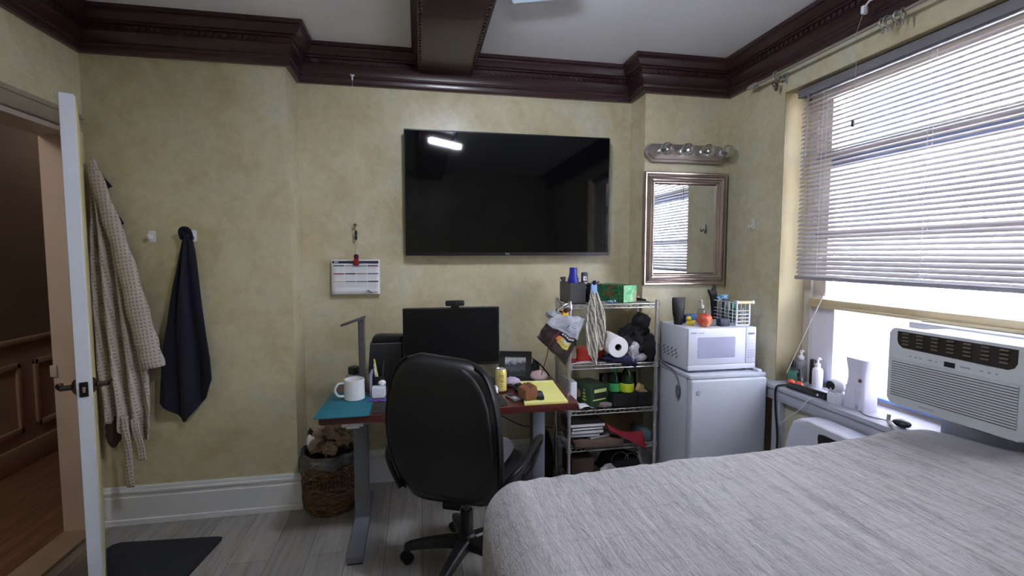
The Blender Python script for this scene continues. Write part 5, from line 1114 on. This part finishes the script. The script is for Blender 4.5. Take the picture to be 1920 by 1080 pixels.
bm = B(); box(bm, -.014, .014, .005, .046, .0115, .013); obj('screen', bm, BLACKP, t, W=False)
bm = B(); box(bm, -.010, .010, -.040, -.010, .0115, .0135, .001, 1); obj('keys', bm, mat('key_light', (196, 196, 200), .4), t, W=False)
# legal pad etc
t = thing('legal_pad', 'yellow legal pad lying at the right end of desk', 'notepad', (.66, 2.53, D0))
bm = B(); prism(bm, [(.512, 2.335), (.738, 2.335), (.800-.03, 2.735), (.575, 2.745)], 'z', D0, D0+.010); obj('paper_block', bm, YELLOWPAD, t)
bm = B(); prism(bm, [(.5695, 2.705), (.7655, 2.697), (.7715, 2.738), (.5745, 2.748)], 'z', D0+.0095, D0+.013); obj('binding_strip', bm, mat('pale_yellow_strip', (240, 236, 158), .6), t)
bm = B()
for i in range(18):
    s = (i+1)/20; prism(bm, [(.514+.055*s, 2.335+.37*s), (.736+.030*s, 2.335+.365*s), (.736+.030*s, 2.3358+.365*s), (.514+.055*s, 2.3358+.37*s)], 'z', D0+.0100, D0+.0103)
obj('ruled_lines', bm, mat('pale_blue_lines', (176, 184, 150), .7), t)
bm = B(); prism(bm, [(-.034, 0), (.033, 0), (.038, .036), (.030, .070), (.020, .072), (.004, .058), (-.010, .062), (-.030, .052), (-.037, .03)], 'y', -.052, .052, .010, 3)
bm.transform(Matrix.Translation((.548, 2.425, D0+.0105)) @ Matrix.Rotation(R(12), 4, 'Z'))
one('leather_pouch', bm, LEATHERB, 'crumpled brown leather pouch on the edge of yellow pad', 'pouch')
t = thing('remote_control', 'small black remote control lying on the yellow pad', 'remote', (.612, 2.435, D0+.0105), R(-8))
bm = B(); prism(bm, rrect(-.021, .021, -.062, .062, .009), 'z', 0, .015, .003); obj('body', bm, BLACKP, t, W=False)
bm = B(); box(bm, -.014, .014, .004, .009, .0145, .0165); obj('silver_bar', bm, CHROME, t, W=False)
bm = B()
for r in range(4):
    for c in range(3): box(bm, -.014+c*.0105, -.007+c*.0105, .018+r*.009, .023+r*.009, .0145, .0163)
box(bm, -.013, .013, -.045, -.010, .0145, .016); obj('keys', bm, DGREYM, t, W=False)
# cables below desk
bm = B(); tube(bm, spline([(.45, 3.10, .42), (.53, 3.10, .385), (.62, 3.10, .335), (.70, 3.08, .31), (.86, 3.06, .30)], 6), .0032, 6); one('thin_cable', bm, BLACKP, 'thin black cable sagging along the wall below the desk', 'cable')
bm = B(); tube(bm, spline([(.82, 2.98, .66), (.80, 3.0, .50), (.76, 3.02, .38), (.72, 3.02, .30), (.78, 3.0, .18), (.80, 2.97, .02)], 6), .003, 6); one('thin_cable', bm, BLACKP, 'black cable dropping beside the wire shelf post', 'cable')
bm = B(); tube(bm, spline([(-.20, 2.50, DT-.05), (-.19, 2.52, .60), (-.165, 2.55, .585), (-.13, 2.55, .62), (-.12, 2.56, .655)], 6), .003, 6); one('thin_cable', bm, BLACKP, 'short black cable looping under the left part of desk', 'cable')
# ------------------------------------------------------------------ waste basket
wbx, wby = -.515, 2.865
t = thing('waste_basket', 'round dark wicker waste basket beside the desk leg', 'basket', (wbx, wby, 0))
bm = B()
prof = [(.118, 0), (.130, .03), (.140, .10), (.146, .18), (.147, .27), (.144, .315)]
def rad(z): return interp([(b, a) for a, b in prof], z)
lathe(bm, [(0, .004), (.112, .004)]+[(rad(z)-.006, z) for z in [i*.02 for i in range(16)]], (wbx, wby, 0), 40)
rows = 30
for i in range(rows):
    z = .008+i*.0104; r = rad(z)
    if .165 < z < .235 and i % 7: continue
    tube(bm, [((r+.0035*math.sin(26*a+PI*(i % 2)))*math.cos(a)+wbx, (r+.0035*math.sin(26*a+PI*(i % 2)))*math.sin(a)+wby, z+.0018*math.sin(13*a+i)) for a in [2*PI*k/72 for k in range(72)]], .0062, 6, True)
for k_ in range(44):
    a = 2*PI*k_/44; tube(bm, [(wbx+(rad(z)-.0015)*math.cos(a+.12*math.sin(z*40)), wby+(rad(z)-.0015)*math.sin(a+.12*math.sin(z*40)), z) for z in (.15, .17, .19, .21, .23, .25)], .0058, 6)
obj('woven_body', bm, WICKER, t)
bm = B(); tube(bm, [(wbx+.146*math.cos(a), wby+.146*math.sin(a), .317+.003*math.sin(18*a)) for a in [2*PI*k/60 for k in range(60)]], .009, 8, True); obj('rim', bm, WICKER, t)
bm = B()
def lin_(u, v):
    a = 2*PI*u; w = noise.noise(Vector((math.cos(a)*2.2, math.sin(a)*2.2, v*2))); w2 = noise.noise(Vector((math.cos(a)*6, math.sin(a)*6, v*4)))
    if v < .5: r = .125+.05*v+.006*w2; z = .30+.08*v*(1+.5*w)+.02*w2
    else: r = .150+.012*(v-.5)*2+.008*w2; z = .345+.02*w-(v-.5)*2*(.06+.045*w+.02*w2)
    return (wbx+r*math.cos(a), wby+r*math.sin(a), z)
grid(bm, lin_, 80, 14, True)
k = NT('bin_bag_film'); k.n.remove(k.b); out = k.n['Material Output']; tr = k.add('ShaderNodeBsdfTransparent'); tr.inputs['Color'].default_value = (.62, .62, .66, 1)
gl = k.add('ShaderNodeBsdfGlossy'); gl.inputs['Color'].default_value = (.5, .5, .55, 1); gl.inputs['Roughness'].default_value = .25; df = k.add('ShaderNodeBsdfDiffuse'); df.inputs['Color'].default_value = (.16, .16, .18, 1)
m1 = k.add('ShaderNodeMixShader'); m1.inputs[0].default_value = .35; k.link(df.outputs[0], m1.inputs[1]); k.link(gl.outputs[0], m1.inputs[2])
m2 = k.add('ShaderNodeMixShader'); m2.inputs[0].default_value = .62; k.link(tr.outputs[0], m2.inputs[1]); k.link(m1.outputs[0], m2.inputs[2]); k.link(m2.outputs[0], out.inputs['Surface'])
obj('bag_liner', bm, k.m, t)
for i, (x, y, z, r, lab) in enumerate(((-.575, 2.83, .375, .045, 'crumpled beige paper at the front left of the waste basket'), (-.50, 2.80, .365, .042, 'crumpled beige paper at the front of the waste basket'), (-.49, 2.90, .43, .055, 'crumpled pinkish paper at the top of the waste basket heap'), (-.555, 2.90, .41, .05, 'large crumpled paper in the middle of the waste basket'), (-.435, 2.85, .40, .05, 'crumpled paper at the right of the waste basket'))):
    bm = B(); blob(bm, (x, y, z), (r, r*.9, r*.85), .55, 4.5, 3, 40+i); one('crumpled_paper', bm, CRUMP, lab, 'paper', 'crumpled papers in the waste basket', smooth=0)
bm = B(); blob(bm, (-.610, 2.86, .385), (.022, .03, .045), .5, 4, 3, 50); one('white_wrapper', bm, PAPER, 'white wrapper at the left rim of the waste basket', 'wrapper')
bm = B(); blob(bm, (-.622, 2.90, .40), (.016, .03, .05), .4, 4, 3, 51); one('black_wrapper', bm, BLACKM, 'black wrapper at the left back rim of the waste basket', 'wrapper')
# ------------------------------------------------------------------ office chair
t = thing('office_chair', 'black leather high-back office chair with back to the camera', 'chair', (.206, 2.20, 0), R(-25))
def sr(w, d, n=40, e=.45):
    return [(w*math.copysign(abs(math.cos(2*PI*i/n))**e, math.cos(2*PI*i/n)), d*math.copysign(abs(math.sin(2*PI*i/n))**e, math.sin(2*PI*i/n))) for i in range(n)]
def back(zt, wf, df, y0, zlo, zhi, n=26, yoff=lambda z: 0):
    secs = []
    for i in range(n+1):
        s = i/n; z = zlo+(zhi-zlo)*s
        ee = min(1, max(.02, math.sin(PI*min(1, max(0, s)))))**.5 if s in (0, 1) else 1
        w = interp(wf, s); d = interp(df, s)
        secs.append([(px, y0+yoff(z)+py, z-.10*px*(s**4+.8*(1-s)**4)) for px, py in sr(w, d)])
    return secs
lean = lambda z: -.16*(z-.45)**1.0 + .05*math.sin((z-.42)/.62*PI)*-1
wf = [(0, .180), (.02, .206), (.05, .220), (.12, .230), (.3, .240), (.5, .243), (.62, .240), (.74, .230), (.84, .212), (.91, .194), (.96, .168), (.985, .142), (1, .105)]
bm = B(); loft(bm, back(0, wf, [(0, .02), (.04, .045), (.5, .062), (.85, .058), (.95, .045), (1, .018)], -.170, .405, 1.038, 30, lean)); bk = obj('backrest', bm, LEATHER, t, W=False, smooth=60)
wf2 = [(0, .12), (.03, .155), (.08, .175), (.2, .202), (.4, .220), (.6, .216), (.74, .206), (.86, .184), (.95, .150), (1, .11)]
bm = B(); loft(bm, back(0, wf2, [(0, .008), (.05, .016), (.5, .02), (.95, .016), (1, .006)], -.222, .425, 1.016, 26, lean)); obj('back_panel', bm, mat('dull_black_leather', (9, 9, 11), .55, var=.1, bump=.1, bs=160), bk, W=False, smooth=60)
for s in (-1, 1):
    bm = B(); pts = []
    for i in range(31):
        q = .03+.95*i/30; z = .405+(1.038-.405)*q; pts.append((s*(interp(wf, q)-.004), -.205+lean(z), z-.10*s*interp(wf, q)*(q**4+.8*(1-q)**4)))
    tube(bm, pts, .0045, 6); obj('seam_piping', bm, LEATHER, bk, W=False)
bm = B(); secs = []
for z, w, d in ((.385, .20, .20), (.395, .235, .235), (.43, .255, .25), (.465, .25, .245), (.485, .22, .215)): secs.append([(px, .03+py, z) for px, py in sr(w, d, 40, .55)])
loft(bm, secs); obj('seat', bm, LEATHER, t, W=False, smooth=60)
bm = B(); box(bm, -.12, .12, -.12, .12, .345, .39, .01); obj('seat_mechanism', bm, BLACKM, t, W=False)
bm = B(); box(bm, -.04, .04, -.20, -.05, .36, .385, .006); box(bm, -.04, .04, -.20, -.17, .36, .50, .006); obj('back_bracket', bm, BLACKM, t, W=False)
for s in (-1, 1):
    bm = B()
    pts = spline([(s*.215, -.215, .45), (s*.270, -.205, .54), (s*.305, -.15, .572), (s*.318, -.04, .592), (s*.318, .09, .592), (s*.315, .155, .57), (s*.305, .165, .525), (s*.275, .14, .43), (s*.235, .10, .40), (s*.15, .08, .375)], 6)
    n = len(pts); tube(bm, pts, [.019 if i < n*.62 else .015 for i in range(n)], 12, sx=.72, sy=1.35, up=(0, 0, 1)); obj('armrest', bm, BLACKP, t, W=False)
bm = B(); cyl(bm, (0, 0, .22), (0, 0, .36), .016); gs = obj('gas_lift', bm, DGREYM, t, W=False)
bm = B(); lathe(bm, [(0, .085), (.040, .085), (.040, .14), (.030, .15), (.030, .255), (.026, .262), (0, .262)], (0, 0, 0), 22); obj('lift_cover', bm, BLACKM, gs, W=False)
for i in range(5):
    a = R(25+169+72*i); c, s_ = math.cos(a), math.sin(a)
    bm = B(); secs = []
    for r, w, z0, z1 in ((.03, .030, .085, .135), (.10, .026, .088, .132), (.20, .022, .080, .118), (.27, .019, .070, .102), (.292, .014, .066, .092)):
        secs.append([(r*c-px*s_, r*s_+px*c, z) for px, z in ((-w, z0), (w, z0), (w, z1-.008), (w*.7, z1), (-w*.7, z1), (-w, z1-.008))])
    loft(bm, secs); lg = obj('leg', bm, BLACKP, t, W=False)
    bm = B(); ca = a+R(40); q = Vector((.283*c, .283*s_, .027)); ax_ = Vector((math.cos(ca), math.sin(ca), 0)); side = Vector((-math.sin(ca), math.cos(ca), 0))
    for k_ in (-1, 1): cyl(bm, q+side*(.005*k_), q+side*(.021*k_), .0265, seg=20)
    cyl(bm, q+side*.006, q-side*.006, .018, seg=12); cyl(bm, (q.x, q.y, .035), (q.x, q.y, .075), .006, seg=8); obj('caster', bm, BLACKM, lg, W=False)
bm = B(); secs = []
for z, w in ((.4855, .16), (.495, .185), (.515, .195), (.535, .18), (.546, .13)): secs.append([(px, .06+py, z+.004*math.sin(7*px*20)) for px, py in sr(w, w, 36, .6)])
loft(bm, secs)
cm = Matrix.Translation((.206, 2.20, 0)) @ Matrix.Rotation(R(-25), 4, 'Z'); bm.transform(cm); one('seat_cushion', bm, GREYFAB, 'grey quilted seat cushion lying on the black office chair', 'cushion', smooth=60)
# ------------------------------------------------------------------ bed
t = thing('bed', 'low bed in the foreground hidden beneath the pale grey quilt', 'bed', (1.05, .4, 0))
bm = B(); box(bm, .29, 1.84, -1.0, 1.38, .42, .70, .04, 3); obj('mattress', bm, PAPER, t)
bm = B(); box(bm, .30, 1.83, -1.0, 1.36, .12, .42, .01); obj('bed_base', bm, GREYFAB, t)
for x in (.34, 1.79):
    for y in (-.95, 1.31):
        bm = B(); box(bm, x-.03, x+.03, y-.03, y+.03, 0, .12, .003); obj('leg', bm, BLACKP, t)
QX0, QX1, QY1, QR = .300, 1.905, 1.405, .115
def footline(x): return interp([(.2, 1.388), (.34, 1.402), (.72, 1.438), (1.13, 1.456), (1.44, 1.468), (1.70, 1.462), (1.85, 1.476), (2.0, 1.47)], x)-1.405+.0
def ztop(x, y):
    rise = .055*max(0, min(1, (x-1.2)/.7))*max(0, min(1, (1.52-y)/.35))
    hump = .014*math.exp(-((x-1.75)/.16)**2-((y-1.42)/.12)**2)
    return .748+rise+hump+.005*noise.noise(Vector((x*3, y*2.2, 1)))+.0030*noise.noise(Vector((x*26+1.5*noise.noise(Vector((x*3, y*3, 8))), y*2.4, 3)))+.0014*noise.noise(Vector((x*60, y*8, 5)))
def quiltp(u, v):
    a = -.42+(2.00+.42)*u; b = -.9+(1.405+.42+.9)*v
    # denser sampling handled by the grid resolution
    qx = min(0, a-QX0)+max(0, a-QX1); qy = max(0, b-QY1); L = math.hypot(qx, qy)
    if L < 1e-6: x, y = a, b; return (x, y+footline(x)*max(0, (y-.6)/.8), ztop(x, y))
    d = Vector((qx, qy))/L
    cx, cy_ = min(QX1, max(QX0, a)), min(QY1, b)
    if qx > 0: L2 = min(L, .10)
    else: L2 = L
    ang = min(L2/QR, PI/2); off = QR*math.sin(ang); drop = QR*(1-math.cos(ang)); rest = max(0, L2-QR*PI/2)
    wv = noise.noise(Vector((cx*5, cy_*5, rest*2)))
    off += rest*(.06+.08*wv); drop += rest*.985
    x, y = cx+d.x*off, cy_+d.y*off
    y += footline(x)*max(0, min(1, (y-.6)/.8))
    z = ztop(cx, cy_)-drop
    z += .004*noise.noise(Vector((x*20, y*9, z*9)))
    return (x+.003*noise.noise(Vector((y*24, z*10, 3))), y, max(.05, z))
bm = B(); grid(bm, quiltp, 230, 240)
one('quilt', bm, QUILT, 'pale grey puckered quilt spread over the bed in the foreground', 'quilt', smooth=80, solid=.008)
# ------------------------------------------------------------------ ceiling lights
t = thing('ceiling_light', 'flat white rectangular ceiling light right of the dark beam', 'ceiling light', (.50, 2.15, ZM))
Cc = Vector((.44, 2.345)); ud = Vector((.93, -.36)).normalized(); vd = Vector((-ud.y*-1, -ud.x))
vd = Vector((ud.y, -ud.x))
def quad(k): return [tuple(Cc+ud*k+vd*k), tuple(Cc+ud*(.30-k)+vd*k), tuple(Cc+ud*(.30-k)+vd*(.30-k)), tuple(Cc+ud*k+vd*(.30-k))]
bm = B(); prism(bm, quad(0), 'z', ZM-.045, ZM, .004); obj('housing', bm, WHITEPL, t)
bm = B(); prism(bm, quad(.02), 'z', ZM-.050, ZM-.04, .003); obj('diffuser', bm, emit('opal_diffuser', (190, 212, 236), .028), t)
t = thing('lowered_batten', 'lit white LED batten seen only as reflection in the television', 'ceiling light', (.261, 1.462, ZM), R(-39.5))  # lamp known by its reflection; hung lower to brighten the ceiling
bm = B(); box(bm, -.21, .21, -.030, .030, -.178, -.166, .004); obj('housing', bm, WHITEPL, t, W=False)
for x in (-.15, .15):
    bm = B(); cyl(bm, (x, 0, -.168), (x, 0, 0), .003, seg=8); obj('added_rod', bm, CHROME, t, W=False)  # unseen rods, added to carry the lowered lamp
bm = B(); box(bm, -.187, .187, -.022, .022, -.214, -.176, .012); obj('lit_tube', bm, emit('led_white', (234, 240, 255), LED), t, W=False)
# ------------------------------------------------------------------ outside the window
BX = 7.0
t = thing('building', 'sunlit pale brick building across from the window', 'building', (BX, 4, -4))
bm = B(); box(bm, BX, BX+.5, -12, 20, -4, 13); obj('brick_wall', bm, bricks(), t, smooth=0)
WG = mat('facade_glass', (84, 98, 122), .08, var=.1, spec=.8); WF = mat('facade_frame', (214, 216, 224), .5)
for (ya_, yb_, za, zb) in ((5.65, 6.8, .70, 2.3), (5.25, 6.9, 2.9, 5.2), (1.2, 2.8, 2.9, 5.2), (8.8, 10.2, 2.9, 5.2), (1.5, 2.7, -.6, 1.0), (-2.4, -1.0, 2.9, 5.2)):
    bm = B(); box(bm, BX-.05, BX+.02, ya_-.08, yb_+.08, za-.08, zb+.08); w_ = obj('window', bm, WF, t, smooth=0)
    bm = B(); box(bm, BX-.06, BX+.01, ya_, yb_, za, zb); obj('pane', bm, WG, w_, smooth=0)
    bm = B(); box(bm, BX-.08, BX+.01, ya_-.0, yb_+.0, (za+zb)/2-.03, (za+zb)/2+.03); obj('meeting_rail', bm, WF, w_, smooth=0)
bm = B(); box(bm, 2.6, 40, -40, 60, -4.2, -4); one('ground', bm, mat('alley_concrete', (150, 148, 144), .9), 'concrete alley ground below the window', 'ground')['kind'] = 'structure'
# ------------------------------------------------------------------ light
w = bpy.data.worlds.new('World'); sc.world = w; w.use_nodes = True
nt = w.node_tree; bg = nt.nodes['Background']
sky = nt.nodes.new('ShaderNodeTexSky'); sky.sky_type = 'NISHITA'; sky.sun_disc = False; sky.sun_elevation = R(48); sky.sun_rotation = R(250)
nt.links.new(sky.outputs[0], bg.inputs['Color']); bg.inputs['Strength'].default_value = SKY_STR if 'SKY_STR' in globals() else .4
def light(name, typ, loc, energy, color=(1, 1, 1), rot=None, **k):
    l = bpy.data.lights.new(name, typ); l.energy = energy; l.color = color
    for a, v in k.items(): setattr(l, a, v)
    o = bpy.data.objects.new(name, l); COL.objects.link(o); o.location = loc
    if rot is not None: o.rotation_euler = rot
    return o
sd = Vector((.62, .28, -.73)).normalized()
o = light('sun', 'SUN', (0, 0, 9), 3.0, (1, .97, .94), angle=R(1)); o.rotation_euler = sd.to_track_quat('-Z', 'Y').to_euler()
o = light('window_portal', 'AREA', (XG+.42, 1.44, 1.53), 1, shape='RECTANGLE', size=1.65, size_y=2.0); o.rotation_euler = Vector((-1, 0, 0)).to_track_quat('-Z', 'Z').to_euler()
o.data.cycles.is_portal = True
light('hall_lamp', 'POINT', (-2.2, 1.0, 2.35), 1.35, (1, .86, .75), shadow_soft_size=.12)
light('hall_fill_far', 'POINT', (-2.1, 4.6, 2.4), .16, (1, .86, .75), shadow_soft_size=.12)  # added fill, no such lamp known; lifts the dark hall wall
# ------------------------------------------------------------------ camera
F, yaw, pitch, roll = 912.66, R(-10.871), R(-3.9505), R(-.033)
fw = Vector((-math.sin(yaw)*math.cos(pitch), math.cos(yaw)*math.cos(pitch), math.sin(pitch)))
rt = Vector((math.cos(yaw), math.sin(yaw), 0)); up = rt.cross(fw)
r2 = rt*math.cos(roll)+up*math.sin(roll); u2 = -rt*math.sin(roll)+up*math.cos(roll)
cam = bpy.data.cameras.new('camera'); co = bpy.data.objects.new('camera', cam); COL.objects.link(co)
co.matrix_world = Matrix(((r2.x, u2.x, -fw.x, 0), (r2.y, u2.y, -fw.y, 0), (r2.z, u2.z, -fw.z, 1.45), (0, 0, 0, 1)))
cam.sensor_width = 36; cam.lens = F/1920*36; cam.clip_start = .02; sc.camera = co
sc.view_settings.view_transform = 'Standard'; sc.view_settings.look = 'None'; sc.view_settings.exposure = 4.05; sc.view_settings.gamma = 1; sc.view_settings.use_curve_mapping = False
sc.cycles.use_denoising = True
sc.cycles.max_bounces = 10; sc.cycles.diffuse_bounces = 6; sc.cycles.transparent_max_bounces = 24; sc.cycles.sample_clamp_indirect = 6; sc.cycles.caustics_reflective = False; sc.cycles.caustics_refractive = False
